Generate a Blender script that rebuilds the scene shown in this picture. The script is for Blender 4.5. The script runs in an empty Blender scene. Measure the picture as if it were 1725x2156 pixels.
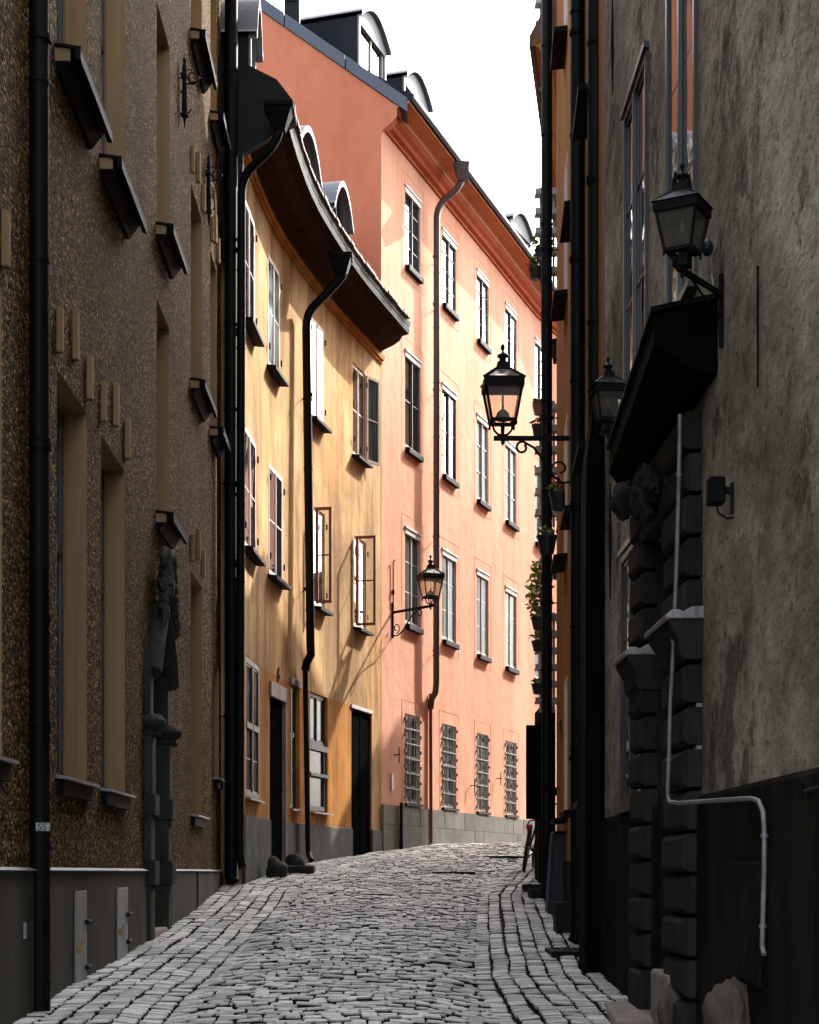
import bpy, bmesh, math, random
from mathutils import Vector, noise
random.seed(7)
R = math.radians
sc = bpy.context.scene
col = sc.collection

# ---------------------------------------------------------------- camera, sky, sun, exposure
F = 3700.0          # focal length in the units of a 1725 x 2156 view
E = 1.5             # eye height
cam_d = bpy.data.cameras.new('camera'); cam = bpy.data.objects.new('camera', cam_d); col.objects.link(cam)
cam.location = (0, 0, E); cam.rotation_euler = (R(90), 0, 0)
cam_d.sensor_fit = 'HORIZONTAL'; cam_d.sensor_width = 36.0; cam_d.lens = 36.0*F/1725
cam_d.shift_y = 758/1725; cam_d.clip_start = .1; cam_d.clip_end = 3000
sc.camera = cam
SUN_EL, SUN_AZ = 37.0, 34.0      # azimuth from +Y towards +X
world = bpy.data.worlds.new('World'); sc.world = world; world.use_nodes = True
wn = world.node_tree; bg = wn.nodes['Background']
sky = wn.nodes.new('ShaderNodeTexSky'); sky.sky_type = 'NISHITA'; sky.sun_disc = False
sky.sun_elevation = R(SUN_EL); sky.sun_rotation = R(SUN_AZ); sky.air_density = 1.0; sky.dust_density = 4.0; sky.ozone_density = .4
hs = wn.nodes.new('ShaderNodeHueSaturation'); hs.inputs['Saturation'].default_value = .35      # thin bright haze whitens the sky
wn.links.new(sky.outputs[0], hs.inputs['Color']); wn.links.new(hs.outputs[0], bg.inputs[0]); bg.inputs[1].default_value = 0.15
sl = bpy.data.lights.new('sun', 'SUN'); sl.energy = 2.0; sl.angle = R(.53); sl.color = (1, .94, .86)
so = bpy.data.objects.new('sun', sl); col.objects.link(so); so.location = (20, 40, 40)
sv = Vector((math.sin(R(SUN_AZ))*math.cos(R(SUN_EL)), math.cos(R(SUN_AZ))*math.cos(R(SUN_EL)), math.sin(R(SUN_EL))))
so.rotation_euler = sv.to_track_quat('Z', 'Y').to_euler()
sc.view_settings.view_transform = 'Standard'; sc.view_settings.look = 'None'
sc.view_settings.exposure = 3.0; sc.view_settings.gamma = 1.0
sc.render.engine = 'CYCLES'
sc.cycles.max_bounces = 8; sc.cycles.diffuse_bounces = 4; sc.cycles.glossy_bounces = 4; sc.cycles.transparent_max_bounces = 12

def PX(x, d): return (x-862.5)*d/F
def PZ(y, d): return E+(1836-y)*d/F

# ---------------------------------------------------------------- materials
def mk(name):
    m = bpy.data.materials.new(name); m.use_nodes = True
    nt = m.node_tree; return m, nt, nt.nodes['Principled BSDF']
def N(nt, t, **kw):
    n = nt.nodes.new(t)
    for k, v in kw.items():
        if k in n.inputs: n.inputs[k].default_value = v
        else: setattr(n, k, v)
    return n
def coords(nt, scale=(1, 1, 1)):
    tc = N(nt, 'ShaderNodeTexCoord'); mp = N(nt, 'ShaderNodeMapping'); mp.inputs['Scale'].default_value = scale
    nt.links.new(tc.outputs['Object'], mp.inputs[0]); return mp.outputs[0]
def nz(nt, sc_, scale, det=4, rough=.6, dist=0):
    n = N(nt, 'ShaderNodeTexNoise', Scale=sc_, Detail=det, Roughness=rough, Distortion=dist)
    nt.links.new(coords(nt, scale), n.inputs['Vector']); return n.outputs['Fac']
def ramp(nt, fac, stops):
    r = N(nt, 'ShaderNodeValToRGB'); e = r.color_ramp.elements
    while len(e) < len(stops): e.new(.5)
    for k, (p, c) in enumerate(stops):
        e[k].position = p; e[k].color = (*c, 1) if len(c) == 3 else c
    nt.links.new(fac, r.inputs[0]); return r.outputs[0]
def mixc(nt, fac, a, b, mode='MIX'):
    m = N(nt, 'ShaderNodeMix', data_type='RGBA', blend_type=mode)
    for s, v in ((0, fac), (6, a), (7, b)):
        if isinstance(v, (int, float)): m.inputs[s].default_value = v
        elif isinstance(v, tuple): m.inputs[s].default_value = (*v, 1)
        else: nt.links.new(v, m.inputs[s])
    return m.outputs[2]
def bump(nt, b, fac, strength, dist, prev=None):
    n = N(nt, 'ShaderNodeBump', Strength=strength, Distance=dist); nt.links.new(fac, n.inputs['Height'])
    if prev: nt.links.new(prev, n.inputs['Normal'])
    nt.links.new(n.outputs[0], b.inputs['Normal']); return n.outputs[0]

def plain(name, c, rough=.6, metal=0, var=.25, vs=8, bmp=.15, spec=.4, stretch=(1, 1, .4)):
    m, nt, b = mk(name)
    f = nz(nt, vs, stretch, 5, .65)
    lo = tuple(x*(1-var) for x in c); hi = tuple(min(1, x*(1+var)) for x in c)
    nt.links.new(ramp(nt, f, [(.3, lo), (.7, hi)]), b.inputs['Base Color'])
    b.inputs['Roughness'].default_value = rough; b.inputs['Metallic'].default_value = metal
    b.inputs['Specular IOR Level'].default_value = spec
    if bmp: bump(nt, b, nz(nt, vs*6, (1, 1, 1), 3), bmp, .01)
    return m

def plaster(name, c, dirt, streak, dirt_amt=.5, grain=.3, pale=None):
    """painted lime plaster with soft vertical weathering"""
    m, nt, b = mk(name)
    big = nz(nt, .55, (1, 1, .55), 6, .62, .4)
    st = nz(nt, 2.6, (1, 1, .16), 6, .7, .3)
    st2 = nz(nt, 9, (1, 1, .2), 4, .7)
    base = mixc(nt, ramp(nt, big, [(.38, (0, 0, 0)), (.6, (1, 1, 1))]), c, pale or tuple(min(1, x*1.12) for x in c))
    k = N(nt, 'ShaderNodeMath', operation='MULTIPLY'); k.inputs[1].default_value = dirt_amt
    nt.links.new(ramp(nt, st, [(.47, (0, 0, 0)), (.64, (1, 1, 1))]), k.inputs[0])
    base = mixc(nt, k.outputs[0], base, streak)
    k2 = N(nt, 'ShaderNodeMath', operation='MULTIPLY'); k2.inputs[1].default_value = dirt_amt*.7
    nt.links.new(ramp(nt, nz(nt, .42, (1, 1, .6), 7, .66, .6), [(.44, (0, 0, 0)), (.62, (1, 1, 1))]), k2.inputs[0])
    base = mixc(nt, k2.outputs[0], base, dirt)
    k3 = N(nt, 'ShaderNodeMath', operation='MULTIPLY'); k3.inputs[1].default_value = dirt_amt*.5
    nt.links.new(ramp(nt, st2, [(.5, (0, 0, 0)), (.8, (1, 1, 1))]), k3.inputs[0])
    base = mixc(nt, k3.outputs[0], base, tuple(x*.7 for x in c))
    nt.links.new(base, b.inputs['Base Color']); b.inputs['Roughness'].default_value = .9
    b.inputs['Specular IOR Level'].default_value = .03
    n1 = bump(nt, b, nz(nt, 3, (1, 1, 1), 4), .5, .03)
    bump(nt, b, nz(nt, 60, (1, 1, 1), 3), grain, .006, n1)
    return m

def roughcast(name):
    m, nt, b = mk(name)
    v = N(nt, 'ShaderNodeTexVoronoi', Scale=58.0); nt.links.new(coords(nt, (1, .6, 1)), v.inputs['Vector'])
    sep = N(nt, 'ShaderNodeSeparateColor'); nt.links.new(v.outputs['Color'], sep.inputs[0])
    speck = ramp(nt, sep.outputs[0], [(0, (.012, .007, .003)), (.38, (.048, .029, .011)), (.68, (.115, .072, .028)), (.90, (.205, .14, .060)), (1, (.42, .32, .18))])
    big = nz(nt, 1.1, (1, 1, .4), 5, .6)
    c = mixc(nt, 1.0, speck, ramp(nt, big, [(.3, (.62, .55, .5)), (.7, (1.1, 1.0, .9))]), 'MULTIPLY')
    nt.links.new(c, b.inputs['Base Color']); b.inputs['Roughness'].default_value = .95
    b.inputs['Specular IOR Level'].default_value = .04
    inv = N(nt, 'ShaderNodeMath', operation='SUBTRACT'); inv.inputs[0].default_value = 1; nt.links.new(v.outputs['Distance'], inv.inputs[1])
    n1 = bump(nt, b, inv.outputs[0], 1.0, .022)
    bump(nt, b, nz(nt, 28, (1, 1, 1), 4), 1.0, .03, n1)
    return m

def greywall(name):
    """old grey plaster, pitted, dark soot streaks"""
    m, nt, b = mk(name)
    big = nz(nt, 1.3, (1, .45, .5), 8, .66, .3)
    c = ramp(nt, big, [(.34, (.15, .12, .09)), (.48, (.30, .26, .205)), (.62, (.50, .45, .37))])
    st = nz(nt, 3.6, (1, .40, .36), 9, .78, .1)
    c = mixc(nt, ramp(nt, st, [(.535, (0, 0, 0)), (.60, (.8, .8, .8))]), c, (.075, .060, .045))
    md = nz(nt, 11, (1, .4, .7), 7, .75)
    c = mixc(nt, 1.0, c, ramp(nt, md, [(.35, (.66, .64, .60)), (.62, (1.14, 1.13, 1.10))]), 'MULTIPLY')
    pit = nz(nt, 34, (1, .45, .7), 5, .75)
    c = mixc(nt, ramp(nt, pit, [(.56, (0, 0, 0)), (.64, (.75, .75, .75))]), c, (.07, .058, .045))
    nt.links.new(c, b.inputs['Base Color']); b.inputs['Roughness'].default_value = .95
    b.inputs['Specular IOR Level'].default_value = .03
    n1 = bump(nt, b, nz(nt, 5, (1, .5, .8), 6, .6), .8, .04)
    n2 = bump(nt, b, md, .6, .02, n1)
    bump(nt, b, pit, .8, .008, n2)
    return m

def glass(name, tint=(.012, .014, .016), wav=.05, ior=1.6):
    m, nt, b = mk(name)
    b.inputs['Base Color'].default_value = (*tint, 1); b.inputs['Roughness'].default_value = .02
    b.inputs['IOR'].default_value = ior; b.inputs['Specular IOR Level'].default_value = .8
    bump(nt, b, nz(nt, 2.2, (1, 1, 1), 2), wav, .05)
    if 'dusty' in name: b.inputs['Roughness'].default_value = .22; b.inputs['Specular IOR Level'].default_value = .04
    if 'curtain' in name or 'dusty' in name: 
        b.inputs['Roughness'].default_value = .1; b.inputs['Specular IOR Level'].default_value = .06; b.inputs['IOR'].default_value = 1.12
        fold = nz(nt, 9 if 'curtain' in name else 3, (1, 1, .06 if 'curtain' in name else .7), 4, .6)
        nt.links.new(ramp(nt, fold, [(.35, tuple(x*.35 for x in tint)), (.62, tuple(x*1.5 for x in tint))]), b.inputs['Base Color'])
    return m
def clear_glass(name, tint=(.9, .92, .9), op=.12):
    m, nt, b = mk(name); out = nt.nodes['Material Output']
    tr = N(nt, 'ShaderNodeBsdfTransparent'); tr.inputs[0].default_value = (*tint, 1)
    gl = N(nt, 'ShaderNodeBsdfGlossy'); gl.inputs['Roughness'].default_value = .05
    df = N(nt, 'ShaderNodeBsdfDiffuse'); df.inputs[0].default_value = (.6, .58, .5, 1)
    fr = N(nt, 'ShaderNodeFresnel'); fr.inputs[0].default_value = 1.5
    m1 = N(nt, 'ShaderNodeMixShader'); nt.links.new(fr.outputs[0], m1.inputs[0]); nt.links.new(tr.outputs[0], m1.inputs[1]); nt.links.new(gl.outputs[0], m1.inputs[2])
    m2 = N(nt, 'ShaderNodeMixShader'); m2.inputs[0].default_value = op; nt.links.new(m1.outputs[0], m2.inputs[1]); nt.links.new(df.outputs[0], m2.inputs[2])
    nt.links.new(m2.outputs[0], out.inputs[0]); return m

def stonemat(name, lo, hi, scale=5, br=1.0):
    m, nt, b = mk(name)
    g = N(nt, 'ShaderNodeNewGeometry')
    f = nz(nt, scale, (1, 1, .7), 7, .7)
    c = ramp(nt, f, [(.3, lo), (.7, hi)])
    c = mixc(nt, .45, c, ramp(nt, g.outputs['Random Per Island'], [(0, lo), (1, hi)]))
    sp = nz(nt, 55, (1, 1, 1), 3, .8)
    c = mixc(nt, ramp(nt, sp, [(.55, (0, 0, 0)), (.75, (.5, .5, .5))]), c, tuple(x*.5 for x in lo))
    nt.links.new(c, b.inputs['Base Color']); b.inputs['Roughness'].default_value = .88; b.inputs['Specular IOR Level'].default_value = .08
    n1 = bump(nt, b, nz(nt, 12, (1, 1, 1), 6, .65), .6*br, .02)
    bump(nt, b, sp, .4*br, .004, n1)
    return m

M = {}
M['roughcast'] = roughcast('pebble_dash')
M['reveal'] = plain('beige_reveal_plaster', (.25, .165, .088), .85, var=.18, vs=3, stretch=(1, 1, .1), spec=.02)
M['lead'] = plain('black_sheet_metal', (.004, .0045, .005), .7, var=.3, bmp=.3, spec=.07)
M['zinc'] = plain('weathered_zinc', (.22, .21, .21), .5, .3, var=.4, vs=20)
M['plinth_paint'] = plain('grey_painted_plinth', (.055, .05, .04), .8, var=.3, vs=2, stretch=(1, 1, .3), spec=.05)
M['iron'] = plain('black_iron', (.004, .0045, .0045), .6, .0, var=.4, vs=20, spec=.10)
M['pipe_black'] = plain('black_painted_pipe', (.0025, .0035, .0035), .55, .0, var=.5, vs=5, bmp=.08, spec=.09)
M['pipe_brown'] = plain('brown_painted_pipe', (.055, .03, .026), .45, .0, var=.25, vs=5, bmp=.1)
M['steel'] = plain('galvanised_steel', (.22, .22, .225), .5, .5, var=.15, vs=20)
M['brass'] = plain('old_brass', (.35, .2, .05), .4, .9, var=.2)
M['portal_stone'] = stonemat('dark_portal_stone', (.016, .017, .015), (.055, .053, .047), 4)
M['door_dark'] = plain('dark_door_and_doorway_shade', (.004, .005, .005), .95, var=.4, bmp=.1, spec=0)
M['yellow'] = plaster('ochre_plaster', (.43, .245, .088), (.14, .078, .038), (.22, .115, .045), .95, pale=(.50, .335, .165))
M['orange'] = plaster('deep_ochre_plaster', (.36, .14, .022), (.14, .045, .008), (.20, .065, .012), .8, pale=(.46, .215, .045))
M['pink'] = plaster('salmon_plaster', (.52, .265, .175), (.42, .175, .09), (.46, .21, .12), .45, pale=(.56, .31, .215))
M['red'] = plaster('brick_red_plaster', (.42, .14, .078), (.33, .095, .05), (.37, .115, .062), .45, pale=(.46, .165, .095))
M['cornice'] = plaster('shaded_salmon_cornice', (.42, .165, .075), (.3, .08, .03), (.3, .09, .03), .4)  # salmon paint reddened to carry the shade under the eave
M['cornice_shade'] = plaster('deep_shaded_salmon_cornice', (.36, .095, .045), (.25, .05, .02), (.25, .05, .02), .4)  # deeper red puts the underside shading into the moulding colour
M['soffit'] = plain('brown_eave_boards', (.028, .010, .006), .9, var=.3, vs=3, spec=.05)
M['plinth_stone'] = stonemat('limestone_plinth', (.06, .058, .05), (.17, .165, .145), 3)
M['plinth_dark'] = stonemat('dark_limestone_plinth', (.02, .021, .018), (.085, .085, .075), 3)
M['roof_black'] = plain('black_roof_sheet', (.006, .008, .011), .6, .0, var=.3, vs=2, bmp=.15, spec=.12)
M['tile'] = plain('brown_roof_tiles', (.10, .05, .035), .8, var=.4, vs=6, bmp=.4)
M['dormer_white'] = plain('grey_white_paint', (.15, .155, .165), .7, var=.10, spec=.05)
M['frame_pink'] = plain('pinkish_white_frame', (.60, .48, .43), .6, var=.12, vs=5, bmp=.05)
M['frame_red'] = plain('oxblood_frame', (.14, .022, .014), .5, var=.2, bmp=.05)
M['frame_grey'] = plain('grey_frame', (.34, .35, .33), .6, var=.12, vs=5, bmp=.05)
M['frame_dark'] = plain('dark_grey_frame', (.06, .06, .058), .6, var=.25, vs=5, bmp=.05)
M['frame_blue'] = plain('blue_black_frame', (.022, .032, .036), .35, var=.3, vs=5, bmp=.05)
M['frame_green'] = plain('green_black_frame', (.018, .026, .025), .55, var=.3, vs=5, bmp=.05)
M['glass'] = glass('old_window_glass')
M['glass_teal'] = glass('curtained_window_glass', (.060, .082, .078), .04, 1.45)
M['glass_dirty'] = glass('dusty_shop_glass', (.035, .042, .036), .08, 1.45)
M['glass_grille'] = glass('dusty_barred_glass', (.035, .036, .022), .08, 1.45)
M['lampglass'] = clear_glass('lantern_glass', (.98, .95, .85), .22)
M['lampglass_dark'] = clear_glass('smoky_lantern_glass', (.38, .37, .35), .08)
M['clear'] = clear_glass('thin_window_glass', (.9, .95, .95), .03)
M['opal'] = plain('smoky_reflector', (.045, .05, .045), .25, var=.2)
M['grey_wall'] = greywall('old_grey_plaster')
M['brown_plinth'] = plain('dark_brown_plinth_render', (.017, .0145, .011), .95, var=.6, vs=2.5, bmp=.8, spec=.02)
M['rust_stone'] = stonemat('rusticated_stone', (.009, .009, .008), (.036, .034, .03), 5)
M['boulder'] = stonemat('fender_granite', (.02, .018, .015), (.11, .09, .075), 9)
M['step'] = plain('worn_sandstone', (.20, .155, .135), .8, var=.35, vs=9, bmp=.4)
M['burnt'] = plaster('burnt_orange_plaster', (.32, .14, .045), (.25, .1, .04), (.3, .12, .05), .6)
M['wood'] = plain('weathered_boards', (.0025, .003, .0025), .9, var=.5, vs=14, stretch=(1, 1, .08), spec=.02)
M['box_blue'] = plain('blue_grey_enamel', (.010, .016, .024), .5, var=.15, bmp=.05, spec=.2)
M['pot_grey'] = plain('zinc_bucket', (.02, .023, .023), .5, .3, var=.2)
M['terracotta'] = plain('terracotta', (.2, .09, .05), .85, var=.3)
M['shelf'] = plain('grey_trellis_paint', (.36, .37, .37), .7, var=.25, vs=12)
M['leaf'] = plain('leaves', (.10, .145, .022), .55, var=.6, vs=30, bmp=0, stretch=(1, 1, 1))
M['leaf2'] = plain('yellowing_leaves', (.22, .24, .045), .55, var=.5, vs=25, bmp=0, stretch=(1, 1, 1))
M['petal_red'] = plain('red_petals', (.55, .012, .01), .6, var=.2, bmp=0)
M['petal_pink'] = plain('pink_petals', (.75, .08, .16), .6, var=.2, bmp=0)
M['rubber'] = plain('tyre_rubber', (.012, .012, .012), .8, var=.2)
M['paper'] = plain('sticker_paper', (.34, .40, .40), .7, var=.25, vs=60, bmp=0)
M['ink'] = plain('sticker_ink', (.01, .012, .012), .6, bmp=0)
M['white_sheet'] = plain('white_painted_sheet', (.7, .7, .7), .4, var=.08, bmp=0)
def cobble_mat():
    m, nt, b = mk('granite_setts')
    g = N(nt, 'ShaderNodeNewGeometry')
    base = ramp(nt, g.outputs['Random Per Island'], [(0, (.28, .28, .27)), (.45, (.44, .44, .43)), (.8, (.60, .60, .59)), (1, (.50, .46, .45))])
    f = nz(nt, 1.1, (1, 1, 1), 6, .65)
    c = mixc(nt, 1.0, base, ramp(nt, f, [(.3, (.62, .62, .60)), (.65, (1.08, 1.08, 1.06))]), 'MULTIPLY')
    f2 = nz(nt, 45, (1, 1, 1), 5, .75)
    c = mixc(nt, 1.0, c, ramp(nt, f2, [(.3, (.66, .66, .66)), (.7, (1.15, 1.15, 1.15))]), 'MULTIPLY')
    nt.links.new(c, b.inputs['Base Color']); b.inputs['Roughness'].default_value = .62; b.inputs['Specular IOR Level'].default_value = .45
    n1 = bump(nt, b, nz(nt, 16, (1, 1, 1), 5, .6), .55, .02)
    bump(nt, b, f2, .5, .005, n1)
    return m
M['cobble'] = cobble_mat()
M['soil_and_shade'] = plain('joint_soil_and_side_shade', (.014, .013, .010), .95, var=.5, vs=30, bmp=.6, stretch=(1, 1, 1), spec=.1)

# ---------------------------------------------------------------- object helpers
ORI = {}
def tag(o, label, cat, group=None, kind=None):
    if label: o['label'] = label
    if cat: o['category'] = cat
    if group: o['group'] = group
    if kind: o['kind'] = kind
    return o
def thing(name, loc, label, cat, group=None):
    o = bpy.data.objects.new(name, None); col.objects.link(o); o.location = loc; o.empty_display_size = .2
    ORI[o.name] = Vector(loc); return tag(o, label, cat, group)
class MB:
    def __init__(s): s.v = []; s.f = []
    def quad(s, *p):
        k = len(s.v); s.v += [tuple(q) for q in p]; s.f.append(tuple(range(k, k+len(p))))
    def hexa(s, p):       # 8 corners: bottom 4 ccw, top 4
        k = len(s.v); s.v += [tuple(q) for q in p]
        for f in ((3, 2, 1, 0), (4, 5, 6, 7), (0, 1, 5, 4), (1, 2, 6, 5), (2, 3, 7, 6), (3, 0, 4, 7)): s.f.append(tuple(k+i for i in f))
    def box(s, x0, x1, y0, y1, z0, z1): s.lbox((0, 0), (1, 0), (0, 1), x0, x1, y0, y1, z0, z1)
    def lbox(s, O, u, n, a0, a1, b0, b1, z0, z1):
        P = lambda a, b, z: (O[0]+u[0]*a+n[0]*b, O[1]+u[1]*a+n[1]*b, z)
        s.hexa([P(a0, b0, z0), P(a1, b0, z0), P(a1, b1, z0), P(a0, b1, z0), P(a0, b0, z1), P(a1, b0, z1), P(a1, b1, z1), P(a0, b1, z1)])
    def tube(s, pts, r, n=8, cap=True):
        pts = [Vector(p) for p in pts]; m = len(pts); rs = r if isinstance(r, (list, tuple)) else [r]*m
        k = len(s.v); up = Vector((0, 0, 1)); prev = None
        for i, p in enumerate(pts):
            t = (pts[min(i+1, m-1)]-pts[max(i-1, 0)]).normalized()
            if prev is None:
                a = t.cross(up)
                if a.length < .1: a = t.cross(Vector((0, 1, 0)))
                a.normalize()
            else:
                a = prev-t*prev.dot(t); a.normalize()
            prev = a; b = t.cross(a)
            for j in range(n):
                q = 2*math.pi*j/n; s.v.append(tuple(p+(a*math.cos(q)+b*math.sin(q))*rs[i]))
        for i in range(m-1):
            for j in range(n):
                s.f.append((k+i*n+j, k+i*n+(j+1) % n, k+(i+1)*n+(j+1) % n, k+(i+1)*n+j))
        if cap: s.f.append(tuple(k+j for j in range(n))[::-1]); s.f.append(tuple(k+(m-1)*n+j for j in range(n)))
    def lathe(s, c, prof, n=12, sx=1, sy=1):
        k = len(s.v)
        for r, z in prof:
            for j in range(n):
                q = 2*math.pi*(j+.5)/n; s.v.append((c[0]+r*sx*math.cos(q), c[1]+r*sy*math.sin(q), c[2]+z))
        for i in range(len(prof)-1):
            for j in range(n): s.f.append((k+i*n+j, k+i*n+(j+1) % n, k+(i+1)*n+(j+1) % n, k+(i+1)*n+j))
        s.f.append(tuple(k+j for j in range(n))[::-1]); s.f.append(tuple(k+(len(prof)-1)*n+j for j in range(n)))
    def blob(s, c, r, sub=2, amt=.25, fr=3, seed=0):
        bm = bmesh.new(); bmesh.ops.create_icosphere(bm, subdivisions=sub, radius=1)
        k = len(s.v)
        for v in bm.verts:
            q = v.co.copy(); d = 1+amt*noise.noise(q*fr*.5+Vector((seed*7.1, 3.3, seed)))*1.6+amt*.4*noise.noise(q*fr*1.7+Vector((seed, 0, 1)))
            s.v.append((c[0]+q.x*r[0]*d, c[1]+q.y*r[1]*d, c[2]+q.z*r[2]*d))
        for f in bm.faces: s.f.append(tuple(k+v.index for v in f.verts))
        bm.free()
    def build(s, name, mat, parent=None, smooth=False, bevel=0, label=None):
        top = parent
        while top is not None and top.parent is not None: top = top.parent
        O = ORI[top.name] if top is not None else Vector((0, 0, 0))
        me = bpy.data.meshes.new(name); me.from_pydata([(x-O.x, y-O.y, z-O.z) for x, y, z in s.v], [], s.f)
        me.materials.append(M[mat] if isinstance(mat, str) else mat); me.validate(); 
        o = bpy.data.objects.new(name, me); col.objects.link(o)
        if parent is not None: o.parent = parent
        if smooth:
            for p in me.polygons: p.use_smooth = True
            me.set_sharp_from_angle(angle=R(45))
        if bevel:
            md = o.modifiers.new('bevel', 'BEVEL'); md.width = bevel; md.segments = 2; md.limit_method = 'ANGLE'; md.angle_limit = R(40)
        if label: o['label'] = label
        return o

class Plan:
    """a facade line in plan; side +1 = wall on the left of the street"""
    def __init__(s, pts, side=1):
        s.p = pts; s.side = side; s.S = [0]
        for a, b in zip(pts, pts[1:]): s.S.append(s.S[-1]+math.dist(a, b))
        s.L = s.S[-1]
    def seg(s, q):
        for i in range(len(s.S)-1):
            if q <= s.S[i+1] or i == len(s.S)-2: return i
    def uv(s, q):
        i = s.seg(q); a, b = s.p[i], s.p[i+1]; l = math.dist(a, b)
        u = ((b[0]-a[0])/l, (b[1]-a[1])/l)
        return u, (u[1]*s.side, -u[0]*s.side)
    def at(s, q, off=0):
        i = s.seg(q); a = s.p[i]; u, n = s.uv(q); t = q-s.S[i]
        # smoothed normal between segments
        return (a[0]+u[0]*t+n[0]*off, a[1]+u[1]*t+n[1]*off)
    def px(s, x, off=0):
        lo, hi = 0, s.L
        f = lambda q: (lambda P: P[0]*F/P[1]+862.5-x)(s.at(q, off))
        sg = f(lo)
        if sg > 0 and s.side > 0: return 0.0
        for _ in range(50):
            m = (lo+hi)/2
            if (f(m) > 0) == (sg > 0): lo = m
            else: hi = m
        return (lo+hi)/2
    def frame(s, a, b):
        A = s.at(a); B = s.at(b); l = math.dist(A, B); u = ((B[0]-A[0])/l, (B[1]-A[1])/l)
        return A, u, (u[1]*s.side, -u[0]*s.side), l
def smooth_line(pts, step=.5):
    out = []
    P = [pts[0]]+list(pts)+[pts[-1]]
    for i in range(1, len(P)-2):
        p0, p1, p2, p3 = [Vector(q) for q in P[i-1:i+3]]; n = max(2, int((p2-p1).length/step))
        for k in range(n):
            t = k/n
            q = .5*((2*p1)+(-p0+p2)*t+(2*p0-5*p1+4*p2-p3)*t*t+(-p0+3*p1-3*p2+p3)*t**3); out.append((q.x, q.y))
    out.append(tuple(pts[-1])); return out

def facade(mb, pl, s0, s1, z0, z1, opens, r=.12, rev=None, off=0):
    """wall sheet with openings; reveals go to mb or rev"""
    S = sorted(set([s0, s1]+[q for q in pl.S if s0 < q < s1]+[o[k] for o in opens for k in (0, 1) if s0 < o[k] < s1]))
    Z = sorted(set([z0, z1]+[o[k] for o in opens for k in (2, 3) if z0 < o[k] < z1]))
    pt = {}
    def V(q, z):
        e = 1e-4 if q <= s0 else -1e-4 if q >= s1 else 0
        P = pl.at(q+e*0, off); key = (round(P[0], 4), round(P[1], 4), round(z, 4))
        if key not in pt: pt[key] = len(mb.v); mb.v.append((P[0], P[1], z))
        return pt[key]
    for a, b in zip(S, S[1:]):
        if b-a < 1e-5: continue
        for c, d in zip(Z, Z[1:]):
            sm, zm = (a+b)/2, (c+d)/2
            if any(o[0] < sm < o[1] and o[2] < zm < o[3] for o in opens): continue
            q = (V(a, c), V(b, c), V(b, d), V(a, d)); mb.f.append(q if pl.side < 0 else q[::-1])
    for a, b, c, d in opens:
        rb = mb if rev is None else MB()
        if rev is not None: rev.append(rb)
        A, u, n, l = pl.frame(a, b)
        c2, d2 = max(c, z0), min(d, z1)
        P = lambda s_, m, z: (A[0]+u[0]*s_+n[0]*(m+off), A[1]+u[1]*s_+n[1]*(m+off), z)
        rb.quad(P(0, 0, c2), P(0, -r, c2), P(0, -r, d2), P(0, 0, d2)); rb.quad(P(l, 0, c2), P(l, 0, d2), P(l, -r, d2), P(l, -r, c2))
        if d <= z1: rb.quad(P(0, 0, d2), P(0, -r, d2), P(l, -r, d2), P(l, 0, d2))
        if c >= z0: rb.quad(P(0, 0, c2), P(l, 0, c2), P(l, -r, c2), P(0, -r, c2))
def shell(mb, pl, s0, s1, z0, z1, depth=5.0):
    """back, ends and top so the building is a closed body"""
    a, b = pl.at(s0), pl.at(s1); u, n = pl.uv((s0+s1)/2)
    A2 = (a[0]-n[0]*depth, a[1]-n[1]*depth); B2 = (b[0]-n[0]*depth, b[1]-n[1]*depth)
    mb.quad((*a, z0), (*A2, z0), (*A2, z1), (*a, z1)); mb.quad((*b, z0), (*b, z1), (*B2, z1), (*B2, z0))
    mb.quad((*A2, z0), (*B2, z0), (*B2, z1), (*A2, z1))
    line = [pl.at(q) for q in [s0]+[q for q in pl.S if s0+.001 < q < s1-.001]+[s1]]
    mb.quad(*[(*p, z1) for p in line], (*B2, z1), (*A2, z1))
def sweep(mb, pl, s0, s1, prof, close=True):
    Q = [s0]+[q for q in pl.S if s0+.01 < q < s1-.01]+[s1]; k = len(mb.v); m = len(prof)
    for q in Q:
        # mitred normal
        u1, n1 = pl.uv(max(s0, q-.01)); u2, n2 = pl.uv(min(s1, q+.01)); n = Vector((n1[0]+n2[0], n1[1]+n2[1])).normalized(); P = pl.at(q)
        for o, z in prof: mb.v.append((P[0]+n.x*o, P[1]+n.y*o, z))
    for i in range(len(Q)-1):
        for j in range(m if close else m-1):
            j2 = (j+1) % m; mb.f.append((k+i*m+j, k+(i+1)*m+j, k+(i+1)*m+j2, k+i*m+j2))
    if close:
        mb.f.append(tuple(k+j for j in range(m))); mb.f.append(tuple(k+(len(Q)-1)*m+j for j in range(m))[::-1])

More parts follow.
